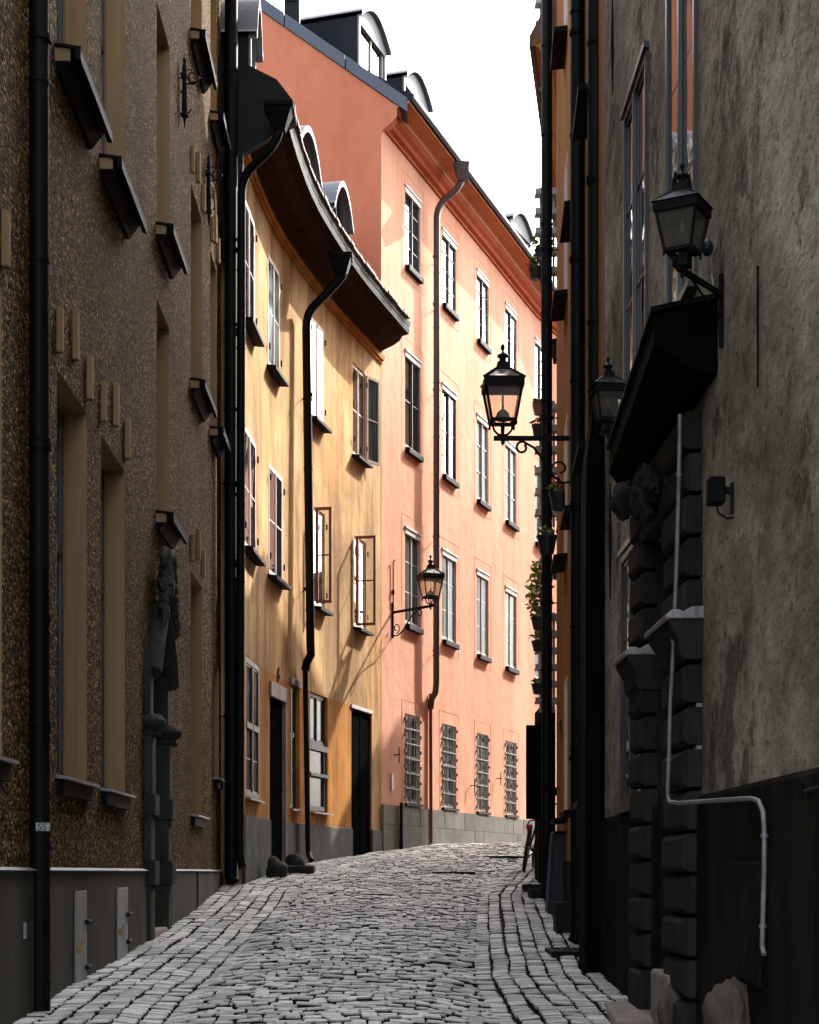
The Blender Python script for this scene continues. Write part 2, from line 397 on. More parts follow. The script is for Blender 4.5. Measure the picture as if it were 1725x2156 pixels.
def window(par, pl, a, b, c, d, off=-.10, cols=2, rows=2, fm='frame_grey', gm='glass', fw=.045, mw=.02, transom=None, sash=None, name='window', prd=.02):
    """frame mesh > pane, (sill). off = glass plane from the wall face"""
    A, u, n, l = pl.frame(a, b); mb = MB(); B = lambda *k: mb.lbox(A, u, n, *k)
    t0, t1 = off-.03, off+prd
    B(0, l, t0, t1, c, c+fw); B(0, l, t0, t1, d-fw, d); B(0, fw, t0, t1, c+fw, d-fw); B(l-fw, l, t0, t1, c+fw, d-fw)
    B(l/2-fw*.5, l/2+fw*.5, t0, t1+.006, c+fw, d-fw)
    zs = [c+fw, d-fw]
    if transom:
        B(fw, l/2-fw*.5, t0, t1+.012, transom-fw*.6, transom+fw*.6); B(l/2+fw*.5, l-fw, t0, t1+.012, transom-fw*.6, transom+fw*.6)
    # casement inner rim
    for x0, x1 in ((fw, l/2-fw*.5), (l/2+fw*.5, l-fw)):
        w2 = .018; tr = max(off+.006, t1-.015)
        B(x0, x0+w2, t0, tr, c+fw, d-fw); B(x1-w2, x1, t0, tr, c+fw, d-fw)
        B(x0+w2, x1-w2, t0, tr, c+fw, c+fw+.03); B(x0+w2, x1-w2, t0, tr, d-fw-.03, d-fw)
        parts = [(c+fw, d-fw, rows)] if not transom else [(c+fw, transom, rows), (transom, d-fw, max(1, rows-1))]
        for z0, z1, k in parts:
            for i in range(1, k):
                z = z0+(z1-z0)*i/k; B(x0+w2, x1-w2, t0+.005, tr-.002, z-mw/2, z+mw/2)
        for i in range(1, cols//2):
            x = x0+(x1-x0)*i/(cols//2); B(x-mw/2, x+mw/2, t0+.005, tr-.003, c+fw, d-fw)
    w = mb.build(name, fm, par, bevel=.004 if l > .8 else 0)
    g = MB()
    # each sash leaf hangs at a slightly different angle, so panes mirror different things
    for x0, x1 in ((fw, l/2), (l/2, l-fw)):
        k1, k2 = random.uniform(-.003, .003), random.uniform(-.005, .005)
        P = lambda s_, m, z: (A[0]+u[0]*s_+n[0]*m, A[1]+u[1]*s_+n[1]*m, z)
        q = (P(x0, off+k1, c+fw), P(x1, off-k1, c+fw), P(x1, off-k1+k2, d-fw), P(x0, off+k1+k2, d-fw))
        g.quad(*(q if pl.side < 0 else q[::-1]))
    g.build('pane', gm, w)
    return w, (A, u, n, l)
def sill(par, fr, c, mat='lead', out=.07, th=.04, over=.03, inn=-.1, name='sill'):
    A, u, n, l = fr; mb = MB(); P = lambda s_, m, z: (A[0]+u[0]*s_+n[0]*m, A[1]+u[1]*s_+n[1]*m, z)
    a, b = -over, l+over
    mb.hexa([P(a, inn, c-th), P(b, inn, c-th), P(b, out, c-th-.02), P(a, out, c-th-.02), P(a, inn, c), P(b, inn, c), P(b, out, c-.03), P(a, out, c-.03)])
    return mb.build(name, mat, par)
def downpipe(par, path, r, mat, joints=True, name='downpipe', wallpt=None):
    mb = MB(); mb.tube(path, r, 14)
    if joints:
        for p, q in zip(path, path[1:]):
            p, q = Vector(p), Vector(q)
            if (q-p).length > 2.0:
                k = int((q-p).length/1.05)
                for i in range(1, k+1):
                    c = p.lerp(q, i/(k+.5)); t = (q-p).normalized()*.012; mb.tube([c-t, c+t], r*1.10, 14)
    o = mb.build(name, mat, par, smooth=True)
    if wallpt:
        for z in wallpt[2]:
            mb = MB(); x, y = wallpt[1]; px_, py_ = wallpt[0]
            mb.tube([(x, y, z), (px_, py_, z)], .008, 6); mb.tube([(px_, py_, z-.02), (px_, py_, z+.02)], r*1.16, 14)
            mb.build('pipe_clamp', mat, o, smooth=True)
    return o
def swan(p0, p1, p2, p3, k=.16):
    """rounded polyline through corner points"""
    P = [Vector(p) for p in (p0, p1, p2, p3)]; out = [P[0]]
    for i in (1, 2):
        a = P[i]+(P[i-1]-P[i]).normalized()*k; b = P[i]+(P[i+1]-P[i]).normalized()*k
        for j in range(6):
            t = j/5; out.append(a*(1-t)**2+P[i]*2*t*(1-t)+b*t*t)
    out.append(P[3]); return [tuple(v) for v in out]
def hopper(par, c, w=.17, h=.3, mat='lead'):
    mb = MB(); x, y, z = c; a, b = w, w*.45
    mb.hexa([(x-b, y-b, z-h), (x+b, y-b, z-h), (x+b, y+b, z-h), (x-b, y+b, z-h), (x-a, y-a, z), (x+a, y-a, z), (x+a, y+a, z), (x-a, y+a, z)])
    mb.box(x-a-.02, x+a+.02, y-a-.02, y+a+.02, z+.001, z+.05)
    return mb.build('rain_hopper', mat, par)

# ---------------------------------------------------------------- plan lines
Lp = Plan([(-2.2+(-.0109*2.0), 2.0), (-2.2-.0109*22.8, 22.8)])
yel = smooth_line([(-2.165, 22.86), (-2.11, 24.0), (-1.911, 25.95), (-1.393, 28.7), (-.741, 31.3), (-.517, 32.13)], .4)
Yp = Plan(yel)
pk = smooth_line([(-.517, 32.13), (.2086, 34.3), (.965, 36.6), (1.767, 39.0), (2.517, 41.3), (3.35, 43.7), (4.9, 47.2), (7.2, 51.5), (11.0, 57.5)], .6)
Pp = Plan(pk)
R1p = Plan([(1.64-.0169*3.0, 3.0), (1.64-.0169*12.8, 12.8)], -1)
R2p = Plan([(1.43, 12.8), (1.80, 21.5)], -1)
R3p = Plan([(1.80, 21.5), (2.60, 27.6), (3.15, 31.0), (3.9, 33.2)], -1)
R4p = Plan([(3.9, 33.2), (5.6, 38.2), (7.6, 43.5), (11.0, 50.0), (15.5, 57.0)], -1)

GZ = [(-3, -1.75), (0, -1.5), (6, -1.15), (9, -.95), (11.4, -.82), (13.8, -.715), (16.7, -.60), (20.3, -.385), (23.1, -.16), (27.8, .13), (32.0, .36), (35, .53), (42, .66), (50, .75), (60, .85)]
def gz(d):
    for (a, za), (b, zb) in zip(GZ, GZ[1:]):
        if d <= b: t = (d-a)/(b-a); return E+za+(zb-za)*t
    return E+GZ[-1][1]
EDGE_L = [(-2.25, -3), (-2.25, 2), (-2.45, 22.6), (-2.17, 22.9)]+[p for p in yel if p[1] > 23.2]+[p for p in pk if p[1] > 32.6]
EDGE_R = [(1.7, -3), (1.6, 3), (1.43, 12.8), (1.80, 21.5), (2.60, 27.6), (3.15, 31.0), (3.9, 33.2), (5.6, 38.2), (7.6, 43.5), (11.0, 50.0), (15.5, 57)]
def edge(L, d):
    for a, b in zip(L, L[1:]):
        if d <= b[1]: t = (d-a[1])/max(1e-6, b[1]-a[1]); return a[0]+(b[0]-a[0])*t
    return L[-1][0]
def ground_z(x, d):
    l, r = edge(EDGE_L, d), edge(EDGE_R, d); w = r-l; a = x-l; b = r-x
    z = gz(d)
    z += .045*math.exp(-((a-w*.5)/(w*.33))**2)-.03*math.exp(-((a-.85)/.22)**2)-.03*math.exp(-((b-.95)/.22)**2)
    z += .018*noise.noise(Vector((x*.9, d*.55, 0)))+.008*noise.noise(Vector((x*2.6, d*1.9, 4)))
    return z

# ---------------------------------------------------------------- ground
mb = MB(); xs = [-60, -20, -6]+[-4+i*.4 for i in range(50)]+[24, 60]
ys = [-20, -8, -3]+[i*.8 for i in range(76)]+[70, 110, 300]
for y in ys:
    for x in xs:
        yy = min(max(y, -3), 59.5); mb.v.append((x, y, ground_z(min(max(x, edge(EDGE_L, yy)), edge(EDGE_R, yy)), yy)-.045))
nx = len(xs)
for j in range(len(ys)-1):
    for i in range(nx-1): mb.f.append((j*nx+i, j*nx+i+1, (j+1)*nx+i+1, (j+1)*nx+i))
g = mb.build('ground', 'soil_and_shade'); g['kind'] = 'structure'

mb = MB(); rnd = random.Random(3); FL = []
def sett(cx, cy, hu, hv, rot, dz=0):
    """one rounded granite sett; hu along x, hv along y"""
    ca, sa = math.cos(rot), math.sin(rot); k = len(mb.v); zc = ground_z(cx, cy)+dz
    # slope of ground under the stone
    sx = (ground_z(cx+.05, cy)-ground_z(cx-.05, cy))/.1; sy = (ground_z(cx, cy+.05)-ground_z(cx, cy-.05))/.1
    sx += rnd.uniform(-.06, .06); sy += rnd.uniform(-.09, .09)
    base = [(-1, -1), (-.1+rnd.uniform(-.2, .2), -1.05), (1, -1), (1.04, 0), (1, 1), (.1, 1.05), (-1, 1), (-1.04, 0)]
    jit = [(a+rnd.uniform(-.1, .1), b+rnd.uniform(-.12, .12)) for a, b in base]
    for sc_, h in ((1.0, -.06), (.99, -.011), (.92, -.001), (.4, .0015)):
        for a, b in jit:
            u, v = a*hu*sc_, b*hv*sc_
            if sc_ < .5: u, v = a*hu*.4, b*hv*.4
            x, y = u*ca-v*sa, u*sa+v*ca
            mb.v.append((cx+x, cy+y, zc+h+sx*x+sy*y))
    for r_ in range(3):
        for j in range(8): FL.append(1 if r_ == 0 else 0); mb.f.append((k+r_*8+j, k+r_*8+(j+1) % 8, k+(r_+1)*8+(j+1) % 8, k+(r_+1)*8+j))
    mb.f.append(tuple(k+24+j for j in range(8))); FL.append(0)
BL, BR = 1.0, .95
d = 6.5
while d < 46:      # central field: courses across the street
    pitch = rnd.uniform(.072, .100)*(1 if d < 28 else 1.5)
    l, r = edge(EDGE_L, d)+BL, edge(EDGE_R, d)-BR
    if r-l > 5: r = l+6
    x = l+rnd.uniform(-.06, 0)
    while x < r:
        w = rnd.uniform(.075, .155)*(1 if d < 28 else 1.2); t = (x+w/2-l)/(r-l)
        y = d-.32*(2*t-1)**2+.05*noise.noise(Vector((x*1.3, d*.7, 2)))+rnd.uniform(-.010, .010)
        if x+w < r+.05:
            sett(x+w/2, y+pitch/2, w/2-rnd.uniform(.005, .011), pitch/2-rnd.uniform(.005, .011), rnd.uniform(-.05, .05)+.18*noise.noise(Vector((x*.8, d*.5, 9))), rnd.uniform(-.013, .013))
        x += w
    d += pitch
for side in (0, 1):      # gutter strips: long rows following the walls
    ncol = 7; wband = (BL if side == 0 else BR)
    for c in range(ncol):
        w = wband/ncol; off = (c+.5)*w+.02; d = 6.5+rnd.uniform(0, .1)
        while d < 46:
            ln = rnd.uniform(.075, .12)*(1 if d < 30 else 1.3)
            e = edge(EDGE_L, d)+off if side == 0 else edge(EDGE_R, d)-off
            e2 = edge(EDGE_L, d+.2) if side == 0 else edge(EDGE_R, d+.2); e1 = edge(EDGE_L, d) if side == 0 else edge(EDGE_R, d)
            rot = -math.atan2(e2-e1, .2) if abs(e2-e1) < .15 else 0
            e += .02*noise.noise(Vector((c*3.1, d*.8, side*5)))
            sett(e, d+ln/2, w/2-rnd.uniform(.008, .013), ln/2-rnd.uniform(.007, .012), rot+rnd.uniform(-.05, .05), rnd.uniform(-.008, .008)+(.01 if c < 2 else 0))
            d += ln
cob = mb.build('cobblestone_street', 'cobble', smooth=True); cob['kind'] = 'structure'
cob.data.materials.append(M['soil_and_shade'])  # sett sides take the joint soil colour, darkened for their shade
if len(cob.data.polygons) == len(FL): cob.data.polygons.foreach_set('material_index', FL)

# ================================================================ LEFT: pebble-dashed building
LB = thing('roughcast_building', (-3, 12, 0), 'brown pebble-dashed building with tall beige window reveals on the left', 'building')
s_at = lambda pl, x0, x1: (pl.px(x0), pl.px(x1))
cols_ = [(8.9, 9.95), None]
def Ls(d): return d-2.0
c0 = (Ls(8.85), Ls(9.95)); c1 = s_at(Lp, 120, 183); c2 = s_at(Lp, 213, 263); c3 = s_at(Lp, 330, 357); c4 = s_at(Lp, 402, 425); c5 = s_at(Lp, 443, 456)
r0 = (E+.66, E+3.32); r1 = (E+5.46, E+7.6); r2 = (E+9.3, E+11.4)
wins = []
for c in (c0, c1, c2, c4, c5): wins += [(c, r0), (c, r1), (c, r2)]
wins = [w for w in wins if not (w[0] is c5 and w[1] is r0)]
wins += [(c3, (E+3.42, E+5.4)), (c3, (E+6.12, E+8.2))]
c5b = s_at(Lp, 450, 461); wins.append((c5b, (E+1.2, E+2.6)))
portal = (Lp.px(312), Lp.px(343), E-.6, E+2.0)
RV = .14
opens = [(c[0], c[1], z[0], z[1]) for c, z in wins]+[portal]
zpl = E+.005
mb = MB(); rv = []
facade(mb, Lp, 0, Lp.L, zpl, E+11.7, [o for o in opens], .22, rv)
shell(mb, Lp, 0, Lp.L, -3, E+11.7)
mb.build('wall', 'roughcast', LB)
for m_ in rv[:-1]: m_.build('window_reveal', 'reveal', LB)
rv[-1].build('portal_recess', 'portal_stone', LB)
mb = MB()
pd = [Lp.px(x) for x in (330,)]
for a, b in ((0, portal[0]), (portal[1], Lp.px(408)), (Lp.px(412), Lp.L)):
    sweep(mb, Lp, a, b, [(-.01, -.6), (.03, -.6), (.03, zpl), (-.01, zpl+.012)])
mb.build('plinth', 'plinth_paint', LB)
mb = MB()
for a, b in ((0, portal[0]), (portal[1], Lp.L)):
    sweep(mb, Lp, a, b, [(0, zpl+.0135), (.05, zpl+.001), (.055, zpl+.006), (0, zpl+.024)])
mb.build('plinth_flashing', 'zinc', LB)
# eave moulding far above
mb = MB(); sweep(mb, Lp, 0, Lp.L, [(-.2, E+11.65), (.25, E+11.65), (.3, E+11.8), (-.2, E+12.2)]); mb.build('cornice', 'reveal', LB)
for c, z in wins:
    w, fr = window(LB, Lp, c[0], c[1], z[0], z[1], off=-.19, cols=2, rows=2, fm='frame_dark', gm='glass', fw=.07, transom=z[0]+(z[1]-z[0])*.62)
    A, u, n, l = fr
    # moulded beige jamb linings in the reveal
    for q in (l-.012, 0): 
        j = MB(); j.lbox(A, u, n, q, q+.012, -.155, -.10, z[0], z[1]); j.lbox(A, u, n, q, q+.022 if q else q+.022, -.10, -.075, z[0], z[1])
        j.build('jamb_moulding', 'reveal', w)
    if z[0] > E+3:       # projecting console sill with black sheet on top
        P = lambda s_, m, zz: (A[0]+u[0]*s_+n[0]*m, A[1]+u[1]*s_+n[1]*m, zz)
        sm = MB(); sm.hexa([P(-.05, 0, z[0]-.20), P(l+.05, 0, z[0]-.20), P(l+.05, .03, z[0]-.20), P(-.05, .03, z[0]-.20), P(-.05, 0, z[0]-.03), P(l+.05, 0, z[0]-.03), P(l+.05, .12, z[0]-.08), P(-.05, .12, z[0]-.08)])
        sm.build('console', 'lead', w)  # body coloured black to carry the shadow under the sill
        sm = MB(); sm.lbox(A, u, n, -.075, -.052, .0, .10, z[0]-.14, z[0]-.055); sm.build('console_end', 'reveal', w)
        tm = MB(); a, b = -.09, l+.09
        tm.hexa([P(a, -.15, z[0]-.018), P(b, -.15, z[0]-.018), P(b, .17, z[0]-.075), P(a, .17, z[0]-.075), P(a, -.15, z[0]-.005), P(b, -.15, z[0]-.005), P(b, .175, z[0]-.052), P(a, .175, z[0]-.052)])
        tm.hexa([P(a, .135, z[0]-.135), P(b, .135, z[0]-.135), P(b, .172, z[0]-.14), P(a, .172, z[0]-.14), P(a, .135, z[0]-.072), P(b, .135, z[0]-.072), P(b, .172, z[0]-.074), P(a, .172, z[0]-.074)])
        tm.build('sill', 'lead', w)
    else:
        sill(w, fr, z[0], 'zinc', .09, .03, .04, -.16)
        sm = MB(); sm.lbox(A, u, n, -.02, l+.02, .0, .05, z[0]-.15, z[0]-.05); sm.build('console', 'lead', w)
    if z is r0 or z is r1:
        for k, (p, q0, q1) in enumerate(((-.02, .10, .40), (.5, .22, .56), (1.0, .10, .42))):
            km = MB(); km.lbox(A, u, n, l*p-.035+(.02 if k == 0 else 0), l*p+.035, .0, .045, z[1]+q0, z[1]+q1); km.build('keystone_bar', 'reveal', LB, bevel=.01)
# drainpipes of the left building
x, y = PX(82, 10.75), 10.75
o = downpipe(LB, [(x-.012, y, E+12.5), (x, y, E+1.0), (x+.005, y, E-1.1)], .0665, 'pipe_black', wallpt=((x, y), (-2.32, y), (E+5.1, E+2.6, E+.9, E+6.6, E+8.6)))
st = MB()
for i in range(6):
    q0, q1 = R(-95+i*14), R(-81+i*14); rr = .0705
    P = lambda q, z: (x+.002+rr*math.cos(q), y+rr*math.sin(q), z)
    st.quad(P(q0, PZ(1750, y)), P(q1, PZ(1750, y)), P(q1, PZ(1733, y)), P(q0, PZ(1733, y)))
stk = st.build('sticker', 'paper', o, label='small pale sticker with black scrawled letters')
tc = bpy.data.curves.new('scrawl', 'FONT'); tc.body = 'SS'; tc.size = .062; tc.extrude = .001; tc.align_x = 'CENTER'
to = bpy.data.objects.new('tmp', tc); col.objects.link(to)
dg = bpy.context.evaluated_depsgraph_get(); tm = bpy.data.meshes.new_from_object(to.evaluated_get(dg)); bpy.data.objects.remove(to)
sm = MB(); q0 = math.pi*1.5+.45
for v in tm.vertices:
    q = q0+v.co.x/.0715; sm.v.append((x+.002+.0715*math.cos(q)+v.co.z*0, y+.0715*math.sin(q), PZ(1749, y)+v.co.y))
sm.f = [tuple(p.vertices) for p in tm.polygons]
ink = sm.build('lettering', 'ink', stk)
# two adjoining pipes at the far corner
x2, y2 = PX(487, 22.62), 22.62
downpipe(LB, [(x2, y2, E+12.5), (x2, y2, E-.05), (x2+.02, y2-.03, E-.12)], .085, 'pipe_black', wallpt=((x2, y2), (-2.46, y2), (E+2, E+5, E+8)))
# cellar hatches in the plinth
for xa, xb, ya, yb in ((147, 170, 1877, 2092), (237, 258, 1870, 2030)):
    a, b = s_at(Lp, xa, xb); A, u, n, l = Lp.frame(a, b); dd = A[1]
    zt, zb = PZ(ya, dd), PZ(yb, dd)+.02
    h = thing('cellar_hatch', (A[0], A[1], zb), 'narrow steel hatch with brass padlock in the grey plinth, nearer the left drainpipe' if xa < 200 else 'narrow steel hatch with brass padlock in the grey plinth, further from the left drainpipe', 'hatch', 'steel cellar hatches in the plinth')
    m_ = MB(); m_.lbox(A, u, n, 0, l, .031, .045, zb, zt); m_.build('plate', 'steel', h, bevel=.003)
    for z in (zt-.22, zb+.14):
        m_ = MB(); m_.tube([(A[0]+u[0]*(l-.1)+n[0]*.06, A[1]+u[1]*(l-.1)+n[1]*.06, z), (A[0]+u[0]*(l+.07)+n[0]*.06, A[1]+u[1]*(l+.07)+n[1]*.06, z)], .018, 10)
        m_.build('hinge', 'iron', h, smooth=True)
    m_ = MB(); m_.lbox(A, u, n, -.02, .05, .05, .08, (zt+zb)/2-.08, (zt+zb)/2-.03); m_.build('padlock', 'brass', h, bevel=.006)
    m_ = MB(); m_.tube([(A[0]+n[0]*.07, A[1]-.02, (zt+zb)/2-.03), (A[0]+n[0]*.085, A[1], (zt+zb)/2+.01), (A[0]+n[0]*.07, A[1]+.04, (zt+zb)/2-.03)], .006, 6); m_.build('shackle', 'steel', h)
a = Lp.px(38); A, u, n, l = Lp.frame(a, a+.1)
pl_ = thing('small_wall_plate', (A[0], A[1], E-.3), 'small pale metal plate on the grey plinth at the left edge', 'plate')
m_ = MB(); m_.lbox(A, u, n, 0, .035, .031, .045, PZ(1977, A[1]), PZ(1943, A[1])); m_.build('plate', 'steel', pl_)
# stone portal with carved mask
A, u, n, l = Lp.frame(portal[0], portal[1])
jw = .24
for q0, q1 in ((-jw, 0), (l, l+jw)):
    mb = MB(); B = lambda *k: mb.lbox(A, u, n, *k)
    N0 = -.215; q0 -= .0 if q0 < 0 else .03; q1 += .03 if q0 < 0 else 0
    B(q0, q1, N0, .06, E-.9, E-.12); B(q0-.02, q1+.02, N0, .10, E-.119, E+.10)
    B(q0, q1, N0, .06, E+.101, E+.50); B(q0-.02, q1+.02, N0, .10, E+.501, E+.70)
    B(q0+.01, q1-.01, N0, .07, E+.701, E+1.22)
    c = (A[0]+u[0]*(q0+q1)/2-n[0]*.0, A[1]+u[1]*(q0+q1)/2-n[1]*.0, E+1.22)
    mb.lathe(c, [(.12, 0), (.13, .03), (.11, .05), (.17, .10), (.185, .14), (.15, .18), (.13, .20)], 14)
    B(q0+.02, q1-.02, N0, .05, E+1.421, E+2.0)
    mb.build('portal_jamb', 'portal_stone', LB, bevel=.012)
mb = MB()      # pointed hood
for sgn in (0, 1):
    pts = []
    for k in range(9):
        t = k/8; s_ = (-jw/2)*(1-t)+(l/2)*t if sgn == 0 else (l+jw/2)*(1-t)+(l/2)*t
        s_ += (.12 if sgn else -.12)*math.sin(t*math.pi)*(1-t); z = E+1.8+.78*t**1.25
        pts.append((A[0]+u[0]*s_+n[0]*.06, A[1]+u[1]*s_+n[1]*.06, z))
    mb.tube(pts, [.085]*7+[.06, .03], 8)
mb.build('portal_hood', 'portal_stone', LB, smooth=True)
mb = MB()
rc = random.Random(21)
mb.blob((A[0]+u[0]*l/2+n[0]*.10, A[1]+u[1]*l/2+n[1]*.10, E+2.70), (.07, .17, .20), 4, .25, 3, 2)      # mask
for sg in (-1, 1):
    for k in range(7):      # curling acanthus leaves on both sides
        t = k/6; s_ = l/2+sg*(.10+.26*t); z = E+2.98-.55*t
        pts = [(A[0]+u[0]*(s_+sg*.10*q)+n[0]*(.06+.09*math.sin(q*2.6)), A[1]+u[1]*(s_+sg*.10*q)+n[1]*(.06+.09*math.sin(q*2.6)), z-.16*q+.05*math.sin(q*5+k)) for q in [h/5 for h in range(6)]]
        mb.tube(pts, [.018, .040, .046, .038, .025, .008], 8)
for k in range(14): mb.blob((A[0]+u[0]*(l/2+rc.uniform(-.3, .34))+n[0]*.11, A[1]+u[1]*(l/2+rc.uniform(-.3, .34))+n[1]*.11, E+rc.uniform(2.45, 2.98)), (.035, .05, .06), 2, .3, 4, k)
mb.build('carved_cartouche', 'portal_stone', LB, smooth=True)
mb = MB(); mb.lbox(A, u, n, 0, l, -.21, -.17, E-.7, E+2.0)
for k in range(3): mb.lbox(A, u, n, .12, l-.12, -.17, -.155, E-.5+k*.8, E+.1+k*.8)
mb.build('door', 'door_dark', LB, bevel=.008)
mb = MB(); mb.lbox(A, u, n, -.0, l+.0, -.2, .05, gz(A[1])-.2, gz(A[1])+.10); mb.build('door_step', 'step', LB, bevel=.02)
# pointed top fill over the square opening
mb = MB(); P3 = lambda s_, m, z: (A[0]+u[0]*s_+n[0]*m, A[1]+u[1]*s_+n[1]*m, z)
k = len(mb.v)
# wrought iron flag holders
for i, (xx, y0, y1, nm) in enumerate(((385, 270, 115, 'wrought iron flag holder beside the top left window'), (437, 475, 320, 'wrought iron flag holder below the second upper window'), (468, 562, 450, 'wrought iron flag holder next to the corner drainpipe'))):
    s_ = Lp.px(xx-6); P0 = Lp.at(s_, .0); dd = P0[1]; za, zb = PZ(y0, dd), PZ(y1, dd); u, n = Lp.uv(s_)
    fh = thing('flag_holder', (P0[0], P0[1], za), nm, 'flag holder', 'wrought iron flag holders on the brown wall')
    m_ = MB(); O = Lp.at(s_, .05); H = zb-za
    m_.tube([(O[0], O[1], za), (O[0], O[1], za+H*.2), (O[0], O[1], za+H*.25), (O[0], O[1], zb-H*.15), (O[0], O[1], zb)], [.004, .022, .03, .022, .003], 8)
    for t, r_ in ((.18, .045), (.42, .03), (.7, .045), (.8, .03), (.92, .022)):
        m_.tube([(O[0], O[1], za+H*t-.012), (O[0], O[1], za+H*t+.012)], r_, 8)
    for t in (.2, .5, .75): m_.tube([(P0[0], P0[1], za+H*t), (O[0], O[1], za+H*t)], .01, 6)
    m_.build('backplate', 'iron', fh, smooth=True)
    m_ = MB(); C_ = (O[0]+.10, O[1], za+H*.68); ring = [(C_[0]+.055*math.cos(q*math.pi/8), C_[1]+.03*math.sin(q*math.pi/4), C_[2]+.055*math.sin(q*math.pi/8)) for q in range(17)]
    m_.tube(ring, .009, 6); m_.tube([(O[0], O[1], za+H*.6), (O[0]+.05, O[1], za+H*.61), (O[0]+.1, O[1], za+H*.63)], .008, 6)
    m_.tube([(O[0], O[1], za+H*.78), (O[0]+.06, O[1], za+H*.8), (O[0]+.09, O[1], za+H*.74)], .007, 6)
    m_.tube([(O[0], O[1], za+H*.2), (O[0]+.05, O[1], za+H*.22), (O[0]+.07, O[1], za+H*.26)], .007, 6)
    m_.build('pole_ring', 'iron', fh, smooth=True)

# ================================================================ YELLOW building
YB = thing('ochre_house', (-2.5, 27, 0), 'weathered ochre yellow house with curved facade and dark overhanging eave', 'building')
YS = lambda x: Yp.px(x)
ZA, ZB_ = (E+7.24, E+8.82), (E+4.27, E+5.84)
rowA = [(501, 535), (563, 588), (652, 681), (743, 769)]; rowB = [(508, 538), (565, 594), (661, 684), (746, 771)]
yw = [((YS(a), YS(b)), ZA) for a, b in rowA]+[((YS(a), YS(b)), ZB_) for a, b in rowB]
g1 = (YS(517), YS(546), E+1.0, E+2.84); g2 = (YS(568), YS(599), E-.4, E+2.52); g3 = (YS(612), YS(631), E+.98, E+2.84); g4 = (YS(653), YS(690), E+.98, E+2.87-.01); g5 = (YS(740), YS(782), E-.2, E+2.83)
zb = E+2.87
op = [(s[0], s[1], z[0], z[1]) for s, z in yw]
mb = MB(); facade(mb, Yp, 0, Yp.L, zb, E+9.9, op, .10); s783 = YS(785)
facade(mb, Yp, s783, Yp.L, E+.74, zb, [], .1)
shell(mb, Yp, 0, Yp.L, -1, E+9.9, 6)
mb.build('wall', 'yellow', YB, smooth=True)
mb = MB(); facade(mb, Yp, 0, s783, E+.74, zb, [g1, g2, g3, g4, g5], .22)
mb.build('lower_wall', 'orange', YB, label='deep orange painted lower band of the wall', smooth=True)
mb = MB()
for a, b in ((0, g2[0]-.04), (g2[1]+.04, g5[0]), (g5[1], Yp.L)): sweep(mb, Yp, a, b, [(-.02, 0), (.035, 0), (.03, E+.74), (-.02, E+.76)])
mb.build('plinth', 'plinth_dark', YB)
for i, ((a, b), z) in enumerate(yw):
    if i in (6, 7): rows = 2
    w, fr = window(YB, Yp, a, b, z[0], z[1], off=.0 if i not in (3, 6, 7) else -.03, cols=2, rows=2, fm='frame_pink', gm='glass' if i != 1 else 'glass_teal', fw=.03, mw=.02, prd=.008)
    sill(w, fr, z[0]-.01, 'lead', .14, .06, .05, -.08)
    A, u, n, l = fr
    hg = MB()
    for q in (.0, l):
        for zz in (z[0]+.2, z[1]-.25): hg.tube([(A[0]+u[0]*q+n[0]*.035, A[1]+u[1]*q+n[1]*.035, zz), (A[0]+u[0]*q+n[0]*.035, A[1]+u[1]*q+n[1]*.035, zz+.09)], .013, 6)
    hg.build('hinge', 'iron', w)
def casement(par, O, ang_u, w_, z0, z1, fm, gm='clear', rows=2, fw=.045):
    """an opened sash: O hinge point in plan, ang_u direction"""
    u = ang_u; n = (u[1], -u[0]); mb = MB(); B = lambda *k: mb.lbox(O, u, n, *k)
    B(0, w_, -.018, .018, z0, z0+fw); B(0, w_, -.018, .018, z1-fw, z1); B(0, fw, -.018, .018, z0+fw, z1-fw); B(w_-fw, w_, -.018, .018, z0+fw, z1-fw)
    for k in range(1, rows):
        z = z0+(z1-z0)*k/rows; B(fw, w_-fw, -.012, .012, z-.011, z+.011)
    c = mb.build('open_casement', fm, par)
    g = MB(); P = lambda s_, z: (O[0]+u[0]*s_, O[1]+u[1]*s_, z); g.quad(P(fw, z0+fw), P(w_-fw, z0+fw), P(w_-fw, z1-fw), P(fw, z1-fw)); g.build('pane', gm, c)
    return c
for i, xs_ in ((6, (660, 695)), (7, (746, 789))):
    (a, b), z = yw[i]; O = Yp.at(a, .03); ud = (.985, -.17)
    wd = (xs_[1]-xs_[0])*O[1]/F
    casement(YB, O, ud, wd, z[0]+.02 if i == 6 else z[0]-.0, z[1]-.02, 'frame_red')['label'] = 'dark red casement swung open over the street'
(a, b), z = yw[3]; O = Yp.at(b, .02); u_, n_ = Yp.uv(b)
casement(YB, O, Vector((n_[0]*.30+u_[0]*.95, n_[1]*.30+u_[1]*.95)).normalized(), .42, z[0]+.03, z[1]-.03, 'frame_pink', 'glass_teal')
